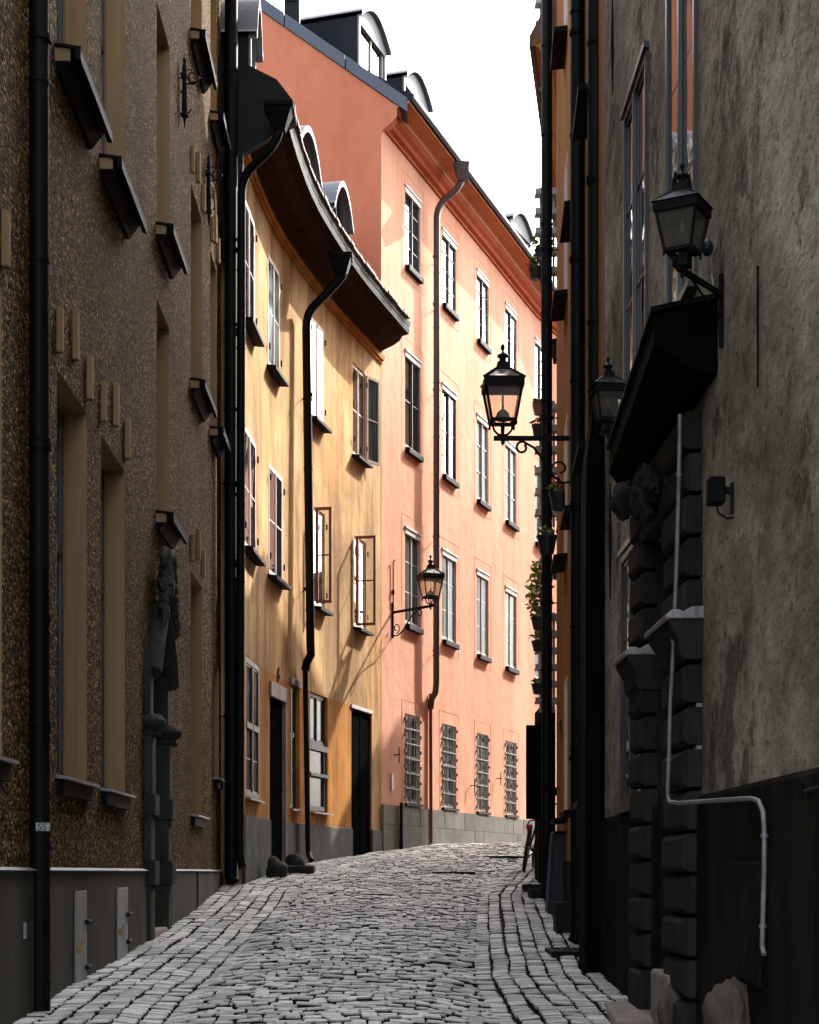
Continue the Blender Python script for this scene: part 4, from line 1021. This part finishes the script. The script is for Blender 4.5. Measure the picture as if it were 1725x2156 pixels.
for o in (op[0], op[1], op[2]):
    w, fr = window(GB, R1p, *o, off=.0, rows=3, fm='frame_blue', gm='glass', fw=.055, mw=.02, transom=None)
    A, u, n, l = fr; m_ = MB(); m_.lbox(A, u, n, -.03, l+.03, 0, .035, o[3]+.001, o[3]+.04); m_.build('drip_moulding', 'frame_blue', w); m_ = MB(); m_.lbox(A, u, n, -.03, l+.03, 0, .06, o[2]-.04, o[2]-.001); m_.build('sill', 'frame_blue', w)
# rusticated portal
def jamb(xc0, xc1):
    a, b = sorted((RS(xc0), RS(xc1))); A, u, n, l = R1p.frame(a, b); mb = MB(); z = gz(A[1])-.05; i = 0
    while z < E+2.36:
        h = .215 if i else .36
        o_ = .105 if i % 2 == 0 else .095
        P = lambda s_, m, z_: (A[0]+u[0]*s_+n[0]*m, A[1]+u[1]*s_+n[1]*m, z_)
        c = .025; e = .02
        mb.hexa([P(0, -.1, z), P(l, -.1, z), P(l, o_-c, z), P(0, o_-c, z), P(0, -.1, z+h-e), P(l, -.1, z+h-e), P(l, o_-c, z+h-e), P(0, o_-c, z+h-e)])
        mb.hexa([P(0+.001, o_-c, z+.001), P(l-.001, o_-c, z+.001), P(l-c, o_, z+c), P(c, o_, z+c), P(.001, o_-c, z+h-e-.001), P(l-.001, o_-c, z+h-e-.001), P(l-c, o_, z+h-e-c), P(c, o_, z+h-e-c)])
        z += h; i += 1
    ob = mb.build('portal_jamb', 'rust_stone', GB, bevel=.008)
    # corbel capital with lead cap
    mb = MB(); P = lambda s_, m, z_: (A[0]+u[0]*s_+n[0]*m, A[1]+u[1]*s_+n[1]*m, z_)
    zc = E+1.30
    prof = [(.10, zc-.22), (.12, zc-.19), (.125, zc-.12), (.15, zc-.08), (.17, zc-.05), (.175, zc-.02), (-.05, zc-.02), (-.05, zc-.22)]
    k = len(mb.v); m = len(prof)
    mb.v = [P(-.02, a_, z_) for a_, z_ in prof]+[P(l+.02, a_, z_) for a_, z_ in prof]
    mb.f = [tuple(range(m))[::-1], tuple(range(m, 2*m))]+[(i, (i+1) % m, m+(i+1) % m, m+i) for i in range(m)]
    mb.build('corbel', 'rust_stone', ob)
    mb = MB(); prof = [(.19, zc-.03), (.195, zc+.0), (.16, zc+.03), (.12, zc+.03), (.105, zc+.02), (.06, zc+.045), (-.05, zc+.05), (-.05, zc-.015), (.18, zc-.018)]; m = len(prof)
    mb.v = [P(-.03, a_, z_) for a_, z_ in prof]+[P(l+.03, a_, z_) for a_, z_ in prof]
    mb.f = [tuple(range(m))[::-1], tuple(range(m, 2*m))]+[(i, (i+1) % m, m+(i+1) % m, m+i) for i in range(m)]
    mb.build('lead_cap', 'zinc', ob, bevel=.01)
    return ob
jamb(1480, 1432); jamb(1383, 1357)
A, u, n, l = R1p.frame(pA, pB)
mb = MB(); mb.lbox(A, u, n, -.0, l, -.32, -.28, E-1.0, E+1.95)
for k in range(4): mb.lbox(A, u, n, .1, l-.1, -.28, -.262, E-.7+k*.62, E-.2+k*.62)
mb.build('door', 'door_dark', GB, bevel=.006)
mb = MB(); mb.lbox(A, u, n, -.1, 0, -.29, -.0, E-1.0, E+1.95); mb.lbox(A, u, n, l, l+.1, -.29, -.0, E-1.0, E+1.95); mb.lbox(A, u, n, -.1, l+.1, -.29, .09, E+1.951, E+2.35); mb.build('portal_lintel', 'rust_stone', GB)
# carved head and cartouche on the lintel
mb = MB(); mb.blob((A[0]+n[0]*.17+u[0]*(l+.18), A[1]+u[1]*(l+.18), PZ(1040, A[1]+l)), (.08, .11, .10), 4, .28, 3, 5)
for k in range(8): mb.blob((A[0]+n[0]*.14+u[0]*(l*.4+random.uniform(-.3, .3)), A[1]+u[1]*(l*.4+random.uniform(-.3, .3)), E+2.1+random.uniform(-.1, .15)), (.05, .08, .075), 3, .28, 4, k)
mb.build('carved_ornament', 'rust_stone', GB, smooth=True)
# dark canopy over the portal
mb = MB(); s0, s1 = RS(1512), RS(1338)
def cpt(s_, off, z): P_ = R1p.at(s_, off); return (P_[0], P_[1], z)
prof0 = [(-.02, E+2.78), (.31, E+2.70), (.31, E+2.56), (.10, E+2.42), (.0, E+2.42), (-.02, E+2.42)]
prof1 = [(-.02, E+2.78), (.17, E+2.70), (.17, E+2.56), (.06, E+2.42), (.0, E+2.42), (-.02, E+2.42)]
m = len(prof0); mb.v = [cpt(s0, a, z) for a, z in prof0]+[cpt(s1, a, z) for a, z in prof1]
mb.f = [tuple(range(m)), tuple(range(m, 2*m))[::-1]]+[(i, (i+1) % m, m+(i+1) % m, m+i) for i in range(m)]
cano = mb.build('canopy', 'wood', GB, label='dark sheet-covered canopy above the stone portal')
mb = MB(); c_ = [(-.02, E+2.785), (.33, E+2.71), (.33, E+2.735), (-.02, E+2.81)]; c1_ = [(-.02, E+2.785), (.185, E+2.71), (.185, E+2.735), (-.02, E+2.81)]
mb.v = [cpt(s0-.02, a, z) for a, z in c_]+[cpt(s1+.02, a, z) for a, z in c1_]; m = 4
mb.f = [tuple(range(m)), tuple(range(m, 2*m))[::-1]]+[(i, (i+1) % m, m+(i+1) % m, m+i) for i in range(m)]
mb.build('canopy_sheet', 'lead', cano)
# conduit
def on(x, y, off=.05):
    s_ = RS(x); P_ = R1p.at(s_, off); return (P_[0], P_[1], PZ(y, P_[1]))
cnd = thing('cable_conduit', on(1470, 1400), 'pale grey cable conduit running down the grey wall and across the plinth', 'conduit')
mb = MB(); pts = [on(x, y, .125 if x < 1500 else .06) for x, y in ((1484, 872), (1482, 1000), (1476, 1200), (1470, 1350), (1462, 1480), (1459, 1600), (1456, 1672), (1460, 1688), (1480, 1691), (1560, 1684), (1612, 1681), (1628, 1686), (1638, 1710), (1641, 1760), (1640, 1840), (1637, 1950), (1636, 1992), (1640, 2010))]
mb.tube(pts, .0105, 8); mb.build('tube', 'zinc', cnd, smooth=True)
for i in (1, 3, 5, 13, 15):
    mb = MB(); p = Vector(pts[i]); mb.tube([p-Vector((0, 0, .008)), p+Vector((0, 0, .008))], .016, 8); mb.build('clip', 'steel', cnd)
# intercom, floodlight, sensor, wall anchors
P_ = on(1470, 1530, .0); ic = thing('intercom', P_, 'tall slim intercom panel with grille beside the stone portal', 'intercom')
A, u, n, l = R1p.frame(RS(1479), RS(1462)); mb = MB(); mb.lbox(A, u, n, 0, l, 0, .03, PZ(1628, A[1]), PZ(1420, A[1])); mb.build('panel', 'zinc', ic, bevel=.005)
mb = MB()
for k in range(9): mb.lbox(A, u, n, .02, l-.02, .031, .034, PZ(1500-k*6, A[1]), PZ(1497-k*6, A[1]))
for k in range(4): mb.lbox(A, u, n, l*.4, l*.6, .031, .037, PZ(1600-k*13, A[1]), PZ(1595-k*13, A[1]))
mb.build('speaker_slots', 'lead', ic)
P_ = on(1545, 1035, 0); fl = thing('floodlight', P_, 'black wall floodlight with hanging cable on the grey wall', 'floodlight')
A = R1p.at(RS(1545), 0); u, n = R1p.uv(RS(1545)); mb = MB(); z = PZ(1035, A[1]); 
mb.lbox(A, u, n, -.05, .05, .045, .12, z-.062, z+.062); mb.build('housing', 'lead', fl, bevel=.01)
mb = MB(); mb.lbox(A, u, n, -.02, .02, 0, .012, z-.10, z+.04); mb.lbox(A, u, n, -.015, .015, .012, .044, z-.01, z+.02); mb.tube([(A[0]+n[0]*.08, A[1], z-.062), (A[0]+n[0]*.07, A[1], z-.10), (A[0]+n[0]*.03, A[1], z-.125), (A[0], A[1], z-.12)], .005, 6); mb.build('mount', 'iron', fl)
P_ = on(1505, 522, 0); sn = thing('wall_siren', P_, 'small round grey alarm lamp on the wall behind the near entrance lantern', 'alarm lamp')
A = R1p.at(RS(1505), 0); mb = MB(); z = PZ(522, A[1]); mb.blob((A[0]-.035, A[1], z), (.03, .04, .042), 2, 0); mb.build('housing', 'box_blue', sn, smooth=True)
mb = MB(); mb.tube([(A[0]-.02, A[1], z-.03), (A[0]-.01, A[1]+.03, z-.12), (A[0], A[1], z-.22)], .006, 6); mb.build('cable', 'zinc', sn)
for i, (x, y0, y1, lb) in enumerate(((1606, 560, 815, 'thin iron wall anchor between the near lantern and the right edge'), (1296, 0, 200, 'iron wall anchor at the top of the grey wall by the dark drainpipes'), (1291, 1018, 1262, 'iron wall anchor on the grey wall below the far entrance lantern'))):
    p0, p1 = on(x, y1, .02), on(x, y0, .02)
    an = thing('wall_anchor', p0, lb, 'wall anchor', 'iron anchors in the grey wall')
    mb = MB(); mb.tube([p0, tuple((a+b)/2 for a, b in zip(p0, p1)), p1], [.004, .012 if i else .006, .005], 6); mb.build('bar', 'iron', an)
# big step and fender stones
stp = thing('entrance_step', (1.3, 10.5, E-.9), 'broad worn pinkish stone step at the bottom right in front of the portal', 'step')
mb = MB(); zt = PZ(2108, 10.9); mb.hexa([(1.13, 9.85, E-1.1), (1.62, 9.85, E-1.1), (1.58, 10.95, E-1.1), (1.19, 10.95, E-1.1), (1.155, 9.87, zt-.03), (1.6, 9.87, zt-.03), (1.57, 10.93, zt), (1.21, 10.93, zt)])
mb.build('slab', 'step', stp, bevel=.03)
st2 = thing('portal_threshold', (1.5, 9.9, E-.9), 'dark upper step of the stone portal behind the broad pinkish step', 'step')
mb = MB(); mb.box(1.37, 1.60, 9.35, 10.0, E-1.1, PZ(2048, 9.6)); mb.build('slab', 'step', st2, bevel=.02)
for i, (x, y, wd, hh, lb) in enumerate(((1452, 2100, .075, .16, 'squat rounded fender stone beside the portal foot'), (1585, 2085, .11, .21, 'tall pointed granite fender stone at the right edge of the plinth'))):
    s_ = RS(x); P_ = R1p.at(s_, .09); bo = thing('fender_stone', (P_[0], P_[1], gz(P_[1])), lb, 'boulder', 'granite fender stones by the right wall')
    mb = MB(); mb.blob((P_[0], P_[1], PZ(y, P_[1])-hh*.7), (wd, wd*1.3, hh), 4, .30, 2.6, i+3); mb.build('boulder', 'boulder', bo, smooth=True)
# plinth patches: bare render panels
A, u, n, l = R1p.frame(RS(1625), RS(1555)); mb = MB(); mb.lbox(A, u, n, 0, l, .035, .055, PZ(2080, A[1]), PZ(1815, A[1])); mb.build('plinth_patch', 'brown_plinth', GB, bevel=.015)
# iron bracket at far right edge of plinth
P_ = on(1712, 1668, 0); ib = thing('iron_bolt', P_, 'small iron door bolt at the right picture edge above the dark plinth', 'bolt')
mb = MB(); A = R1p.at(RS(1712), 0); z = PZ(1672, A[1]); mb.tube([(A[0], A[1], z), (A[0]-.05, A[1]-.1, z+.005), (A[0]-.05, A[1]-.4, z+.01)], .009, 6); mb.tube([(A[0]-.03, A[1], z-.02), (A[0]-.03, A[1], z+.045)], .014, 6); mb.build('bolt', 'iron', ib)

# ================================================================ RIGHT 2: burnt orange house
OB = thing('burnt_orange_house', (2.2, 17, 0), 'tall burnt orange house squeezed behind black drainpipes on the right', 'building')
mb = MB(); rows2 = [(E+.6, E+2.1), (E+3.4, E+4.9), (E+6.2, E+7.7), (E+9.0, E+10.5)]
wc = [(1.0, 1.85), (3.4, 4.25), (5.9, 6.7)]
op = [(a, b, c, d_) for a, b in wc for c, d_ in rows2]+[(7.2, 8.1, E-.5, E+1.75)]
facade(mb, R2p, 0, R2p.L, E+.1, E+16.5, op, .12); shell(mb, R2p, 0, R2p.L, -2, E+16.5)
mb.build('wall', 'burnt', OB)
mb = MB(); sweep(mb, R2p, 0, 7.2, [(-.02, -1), (.04, -1), (.03, E+.1), (-.02, E+.12)]); sweep(mb, R2p, 8.1, R2p.L, [(-.02, -1), (.04, -1), (.03, E+.1), (-.02, E+.12)]); mb.build('plinth', 'brown_plinth', OB)
for o in op[:-1]:
    w, fr = window(OB, R2p, *o, off=-.02, rows=2, fm='frame_pink', gm='glass', fw=.05); sill(w, fr, o[2], 'lead', .15, .06, .05, -.08)
A, u, n, l = R2p.frame(7.2, 8.1); mb = MB(); mb.lbox(A, u, n, 0, l, -.14, -.09, E-.6, E+1.75); mb.build('door', 'door_dark', OB)
for (x, dd, r_) in ((1217, 15.5, .066), (1255, 13.7, .066), (1151.5, 20.9, .066)):
    X_ = PX(x, dd); downpipe(OB, [(X_, dd, E+13), (X_, dd, gz(dd)+.1), (X_-.03, dd-.02, gz(dd)+.03)], r_, 'pipe_black', wallpt=((X_, dd), (edge(EDGE_R, dd)+.05, dd), [E+z for z in (1, 3.2, 5.4, 7.4)]))
mb = MB(); sweep(mb, R2p, 0, .75, [(-.02, -.5), (.16, -.5), (.14, E+3.0), (.10, E+3.35), (-.02, E+3.4)]); mb.build('buttress', 'wood', OB)

# ================================================================ RIGHT 3: low-eaved house
TB = thing('amber_house', (3, 25, 0), 'amber house with projecting tiled eave on the right beyond the drainpipes', 'building')
mb = MB(); op = [(a, a+.85, c, c+1.5) for a in (1.2, 3.6, 6.0, 8.4, 10.8) for c in (E+1.1, E+4.0, E+6.9)]
facade(mb, R3p, 0, R3p.L, E+.3, E+10.2, op, .1); shell(mb, R3p, 0, R3p.L, -1, E+10.2)
mb.build('wall', 'burnt', TB)
mb = MB(); sweep(mb, R3p, 0, R3p.L, [(-.02, -1), (.04, -1), (.03, E+.3), (-.02, E+.32)]); mb.build('plinth', 'plinth_stone', TB)
for o in op:
    w, fr = window(TB, R3p, *o, off=-.02, rows=2, fm='frame_pink', gm='glass', fw=.05); sill(w, fr, o[2], 'lead', .14, .06, .05, -.08)
mb = MB(); sweep(mb, R3p, 0, R3p.L, [(-.02, E+9.8), (.05, E+9.85), (.22, E+10.1), (.28, E+10.14), (.28, E+10.2), (-.02, E+10.24)]); mb.build('eave_soffit', 'burnt', TB)
mb = MB(); sweep(mb, R3p, 0, R3p.L, [(.285, E+10.12), (.34, E+10.15), (.33, E+10.26), (-.9, E+12.5), (-1.3, E+18.4), (-5, E+18.8), (-5, E+10.2), (0, E+10.25)]); mb.build('roof', 'tile', TB)  # hidden upper roof raised steeply to shade the left and ochre walls
# the wooden door leaf standing open and boards
dl = thing('open_shutter', (PX(1124, 23), 23, E+.7), 'tall black shutter leaf standing open against the sunlit salmon wall', 'shutter')
X0, X1 = PX(1108, 23), PX(1168, 23); mb = MB()
mb.box(X0, PX(1141, 23), 22.98, 23.02, PZ(1725, 23), PZ(1527, 23))
dls = mb.build('leaf', 'wood', dl, bevel=.004)
for k in range(4):
    mb = MB(); mb.box(X0+.02, PX(1140, 23), 22.955, 22.979, PZ(1700-k*48, 23), PZ(1692-k*48, 23)); mb.build('batten', 'wood', dls)
pr_ = thing('board_porch', (PX(1152, 23.2), 23.2, gz(23)), 'tall black board porch post behind the open shutter', 'porch')
mb = MB(); mb.box(PX(1135, 23.2), PX(1168, 23.2), 23.05, 24.0, gz(23)-.1, PZ(1490, 23.2)); mb.build('boarding', 'wood', pr_, bevel=.01)

# ================================================================ RIGHT 4: hidden row that shades the street
FB = thing('unseen_shading_row', (7, 42, 0), 'unseen house row on the right, heights shaped to light and shade the bend', 'building')
prof_h = [(0, 3.6, 12.2), (3.6, 7.8, 12.6), (7.8, 10.3, 7.8), (10.3, 12.4, 12.6), (12.4, 15.0, 14.0), (15.0, 22.5, 15.6), (22.5, R4p.L, 10.0)]  # stepped heights and gap shaped to place shadow and sun patches
mb = MB()
for a, b, h in prof_h:
    facade(mb, R4p, a, b, 0, E+h, [], .1); shell(mb, R4p, a, b, -1, E+h, 6)
mb.build('wall', 'burnt', FB)
mb = MB()
for a, b, h in prof_h: sweep(mb, R4p, a+.02, b-.02, [(.2, E+h+.01), (.2, E+h+.12), (-3, E+h+.7), (-6, E+h+.01)])
mb.build('roof', 'roof_black', FB)

# ================================================================ street objects on the right
# blue-grey cabinet
cb = thing('street_cabinet', (PX(1180, 19), 19, gz(19)), 'blue-grey cabinet with rounded top leaning by the drainpipes', 'cabinet')
mb = MB(); z1 = PZ(1750, 19); z0 = gz(19)-.06; xl, xr = PX(1155, 19)-.02, PX(1206, 19)
mb.hexa([(xl-.0, 18.9, z0), (xr+.1, 18.9, z0), (xr+.1, 19.35, z0), (xl, 19.35, z0), (PX(1163, 19), 18.98, z1), (xr+.1, 18.98, z1), (xr+.1, 19.3, z1), (PX(1163, 19), 19.3, z1)])
mb.build('cabinet_body', 'box_blue', cb, bevel=.035)
mb = MB(); mb.box(PX(1192, 18.9), PX(1203, 18.9), 18.88, 18.93, PZ(1801, 18.9), PZ(1798, 18.9)); mb.build('lock_bar', 'zinc_light', cb)
def block(nm, lb, x0, x1, yt, d0, d1, mat='step', grp=None):
    t = thing(nm, (PX((x0+x1)/2, d0), d0, gz(d0)), lb, 'step', grp); mb = MB()
    mb.box(PX(x0, d0), PX(x1, d0), d0, d1, gz(d0)-.1, PZ(yt, d0)); mb.build('slab', mat, t, bevel=.015); return t
block('stone_block', 'square dark stone block in front of the thick drainpipes', 1172, 1215, 1899, 16.6, 17.0, 'rust_stone')
block('door_step', 'low stone step under the blue-grey cabinet, nearest of two', 1116, 1168, 1872, 20.9, 21.3, 'rust_stone')
block('door_step', 'second stone step further up the street beside the bicycle', 1104, 1160, 1862, 21.8, 22.3, 'rust_stone')
gr = thing('drain_grate', (1.3, 14.6, gz(14.6)), 'dark metal foot scraper grate lying by the right gutter', 'grate')
mb = MB(); zg = gz(14.3)+.035
for k in range(7): mb.box(1.16+k*.045, 1.18+k*.045, 14.1, 14.75, zg-.02, zg+.02)
mb.box(1.14, 1.16, 14.1, 14.75, zg-.05, zg+.025); mb.box(1.14, 1.5, 14.05, 14.1, zg-.05, zg+.025); mb.box(1.14, 1.5, 14.75, 14.8, zg-.05, zg+.025); mb.build('bars', 'iron', gr)
# bicycle standing along the wall
bk = thing('bicycle', (1.74, 25.4, gz(25.4)), 'black bicycle leaning under the open shutter, seen from behind', 'bicycle')
zg = gz(25.4)+.03; Rw = .33
def wheel(cy, cx, turn=0):
    mb = MB(); ring = [(cx+Rw*math.cos(q*math.pi/14)*math.sin(turn)*.9+.10*math.sin(q*math.pi/14)*Rw*1.6, cy+Rw*math.cos(q*math.pi/14)*math.cos(turn), zg+Rw+Rw*math.sin(q*math.pi/14)) for q in range(29)]
    mb.tube(ring, .022, 8); w = mb.build('tyre', 'rubber', bk, smooth=True)
    mb = MB()
    for q in range(10): 
        p = ring[q*28//10]; mb.tube([(cx+.03, cy, zg+Rw), p], .004, 4)
    mb.tube([(cx-.03, cy, zg+Rw), (cx+.09, cy, zg+Rw)], .02, 8); mb.build('spokes', 'steel', w)
wheel(25.35, 1.70, .12); wheel(26.4, 1.93, -.1)
mb = MB(); c1_, c2_ = (1.73, 25.35, zg+Rw), (1.96, 26.4, zg+Rw); bb = (1.85, 25.8, zg+.28); st_ = (1.88, 25.62, zg+.78); hd = (2.02, 26.2, zg+.80)
for p, q in ((c1_, bb), (c1_, st_), (bb, st_), (bb, hd), (st_, hd), (hd, c2_)): mb.tube([p, q], .016, 8)
mb.tube([hd, (hd[0], hd[1]-.05, zg+.98), (hd[0]-.28, hd[1]-.15, zg+1.0)], .013, 8); mb.tube([hd, (hd[0], hd[1]-.05, zg+.98), (hd[0]+.2, hd[1]-.15, zg+1.0)], .013, 8)
mb.build('frame', 'iron', bk, smooth=True)
mb = MB(); mb.hexa([(st_[0]-.07, 25.45, st_[2]+.05), (st_[0]+.07, 25.45, st_[2]+.05), (st_[0]+.03, 25.75, st_[2]+.05), (st_[0]-.03, 25.75, st_[2]+.05), (st_[0]-.07, 25.45, st_[2]+.1), (st_[0]+.07, 25.45, st_[2]+.1), (st_[0]+.03, 25.75, st_[2]+.1), (st_[0]-.03, 25.75, st_[2]+.1)]); mb.build('saddle', 'rubber', bk, bevel=.015)
mb = MB(); mb.tube([(1.70, 25.1, zg+.4), (1.68, 25.0, zg+.66), (1.72, 25.1, zg+.72), (1.80, 25.4, zg+.74)], .012, 6); mb.tube([(1.80, 25.1, zg+.4), (1.80, 25.0, zg+.66), (1.80, 25.1, zg+.72)], .012, 6); mb.build('carrier_rack', 'iron', bk)
mb = MB(); mb.tube([bb, (1.72, 25.8, zg+.2)], .012, 6); mb.box(1.56, 1.70, 25.76, 25.86, zg+.19, zg+.215); mb.build('pedal', 'iron', bk)
mb = MB(); mb.box(1.66, 1.72, 24.98, 25.0, zg+.6, zg+.66); mb.build('rear_light', 'petal_red', bk)

# ================================================================ plant trellises and pots
def leaves(mb, c, r, n, size=.035, seed=0):
    rn = random.Random(seed)
    for _ in range(n):
        while True:
            q = Vector((rn.uniform(-1, 1), rn.uniform(-1, 1), rn.uniform(-1, 1)))
            if q.length < 1: break
        k = .55+.45*noise.noise(q*2.2+Vector((seed, 0, 0)))
        if rn.random() > k+.25: continue
        p = Vector((c[0]+q.x*r[0], c[1]+q.y*r[1], c[2]+q.z*r[2])); a = Vector((rn.gauss(0, 1), rn.gauss(0, 1), rn.gauss(0, .7))).normalized(); b = a.cross(Vector((rn.gauss(0, 1), rn.gauss(0, 1), rn.gauss(0, 1)))).normalized()
        s1, s2 = size*rn.uniform(.7, 1.5), size*rn.uniform(.35, .7)
        mb.quad(p-a*s1, p-b*s2+a*s1*.1, p+a*s1, p+b*s2+a*s1*.1)
def trellis(lb, y0, y1, rungs, d=22.6, xa=1131, xb=1172):
    X0_, X1_ = PX(xa, d), PX(xb, d); z0, z1 = PZ(y1, d), PZ(y0, d)
    t = thing('plant_trellis', (X0_, d, z0), lb, 'trellis', 'grey trellises with pot shelves by the drainpipe')
    mb = MB()
    for x in (X0_+.03, X1_-.05): mb.box(x, x+.03, d-.02, d+.02, z0, z1)
    mb.build('upright', 'shelf', t)
    for k in range(rungs):
        z = z0+(z1-z0)*(k+.5)/rungs; mb = MB(); mb.box(X0_-.03, X1_+.02, d-.12, d+.05, z, z+.03); mb.box(X0_-.03, X1_+.02, d-.125, d-.121, z, z+.075)
        mb.build('shelf', 'shelf', t)
    mb = MB(); mb.box(X1_, X1_+.35, d+.05, d+.08, z0+.1, z0+.13); mb.box(X1_, X1_+.35, d+.05, d+.08, z1-.13, z1-.1); mb.build('wall_stay', 'iron', t)
    return t
trellis('grey plant trellis at roof height, topmost of four', -60, 190, 5)
trellis('grey plant trellis with pink flowers, second from the top of four', 395, 600, 5)
trellis('grey plant trellis beside the central lantern, third from the top of four', 845, 1110, 6)
trellis('grey plant trellis with climbing plant, lowest of four', 1290, 1500, 6)
pn = 0
def pot(x, y, d, r, h, lb, mat='pot_grey', plant=None, pr_=(.1, .1, .1), nl=90, flower=None, lm='leaf', name='flower_pot', fl_off=(0, 0, 0), ls=.035):
    global pn; pn += 1
    X, Z = PX(x, d), PZ(y, d); t = thing(name, (X, d, Z-h), lb, 'flower pot', 'flower pots hanging by the drainpipes')
    mb = MB(); mb.lathe((X, d, Z-h), [(r*.68, 0), (r*.7, .01), (r*.97, h*.88), (r*1.05, h*.89), (r*1.05, h), (r*.9, h), (r*.88, h*.9)], 14); mb.build('pot', mat, t, smooth=True)
    mb = MB(); leaves(mb, (X, d, Z+pr_[2]*.8), pr_, nl, ls, pn); mb.build('foliage', lm, t)
    if flower:
        mb = MB()
        for k in range(5):
            c = (X+fl_off[0]+random.uniform(-.8, .8)*pr_[0]*.8, d+fl_off[1]+random.uniform(-.5, .5)*pr_[1], Z+fl_off[2]+pr_[2]*1.5+random.uniform(-.03, .03)); leaves(mb, c, (.035, .035, .03), 16, .018, pn*9+k)
        mb.build('blossom', flower, t)
pot(1178, 1038, 19.4, .115, .19, 'zinc bucket with red geraniums hanging between two drainpipes', flower='petal_red', pr_=(.13, .11, .08))
pot(1152, 1128, 20.4, .12, .21, 'zinc bucket of dark herbs hanging in front of the thin drainpipe', pr_=(.12, .1, .06), nl=60)
pot(1134, 852, 22.4, .075, .13, 'small terracotta pot on the third trellis', 'terracotta', pr_=(.08, .08, .05), nl=40, lm='leaf2')
pot(1133, 895, 22.4, .08, .15, 'dark pot with dry stems below the small terracotta pot', pr_=(.12, .08, .05), nl=30, lm='terracotta')
pot(1128, 565, 22.3, .09, .14, 'pot of pink blossoms hanging out from the second trellis', flower='petal_pink', pr_=(.09, .09, .10), nl=80, fl_off=(-.07, 0, -.14))
pot(1140, 525, 22.3, .09, .14, 'pot of long arching green leaves on the second trellis', pr_=(.16, .1, .12), nl=110)
pot(1136, 1300, 22.4, .11, .16, 'pot with tall yellowing climber on the lowest trellis', pr_=(.17, .14, .42), nl=520, lm='leaf2', ls=.04)
pot(1134, 1350, 22.4, .09, .13, 'dark pot trailing leaves under the tall climber', pr_=(.13, .1, .08), nl=50, lm='leaf2')
pot(1134, 1440, 22.4, .09, .13, 'blue-black pot near the foot of the lowest trellis', 'box_blue', pr_=(.07, .07, .04), nl=25)

# fender stones and step at the ochre house door
for i, (x, y, r_, dd, lb) in enumerate(((583, 1806, .15, 24.4, 'dark rounded fender stone left of the ochre house doorway'), (622, 1800, .14, 25.9, 'dark rounded fender stone right of the ochre house doorway'))):
    X = PX(x, dd); t = thing('fender_stone', (X, dd, gz(dd)), lb, 'boulder', 'fender stones at the ochre house door')
    mb = MB(); mb.blob((X, dd, gz(dd)+.10), (r_, r_*1.1, r_*1.15), 3, .2, 2, i+11); mb.build('boulder', 'rust_stone', t, smooth=True)
t = thing('door_step', (PX(635, 25.4), 25.4, gz(25.4)), 'low flat stone step in front of the ochre house doorway', 'step')
mb = MB(); mb.box(PX(603, 25.4), PX(662, 25.4), 25.2, 25.75, gz(25.4)-.1, gz(25.4)+.11); mb.build('slab', 'rust_stone', t, bevel=.04)

# two iron gully covers let into the setts
for xx, dd, lb in ((1052, 29.2, 'small iron gully cover in the sunlit setts near the bend'), (955, 24.6, 'small iron gully cover in the middle of the shaded setts')):
    X = PX(xx, dd); Z = ground_z(X, dd)+.012; t = thing('gully_cover', (X, dd, Z), lb, 'gully cover', 'iron gully covers in the street'); mb = MB()
    mb.box(X-.3, X+.3, dd-.16, dd-.13, Z-.03, Z+.012); mb.box(X-.3, X+.3, dd+.13, dd+.16, Z-.03, Z+.012)
    for k in range(9): mb.box(X-.3+k*.07, X-.27+k*.07, dd-.129, dd+.129, Z-.03, Z+.008)
    mb.build('bars', 'iron', t)
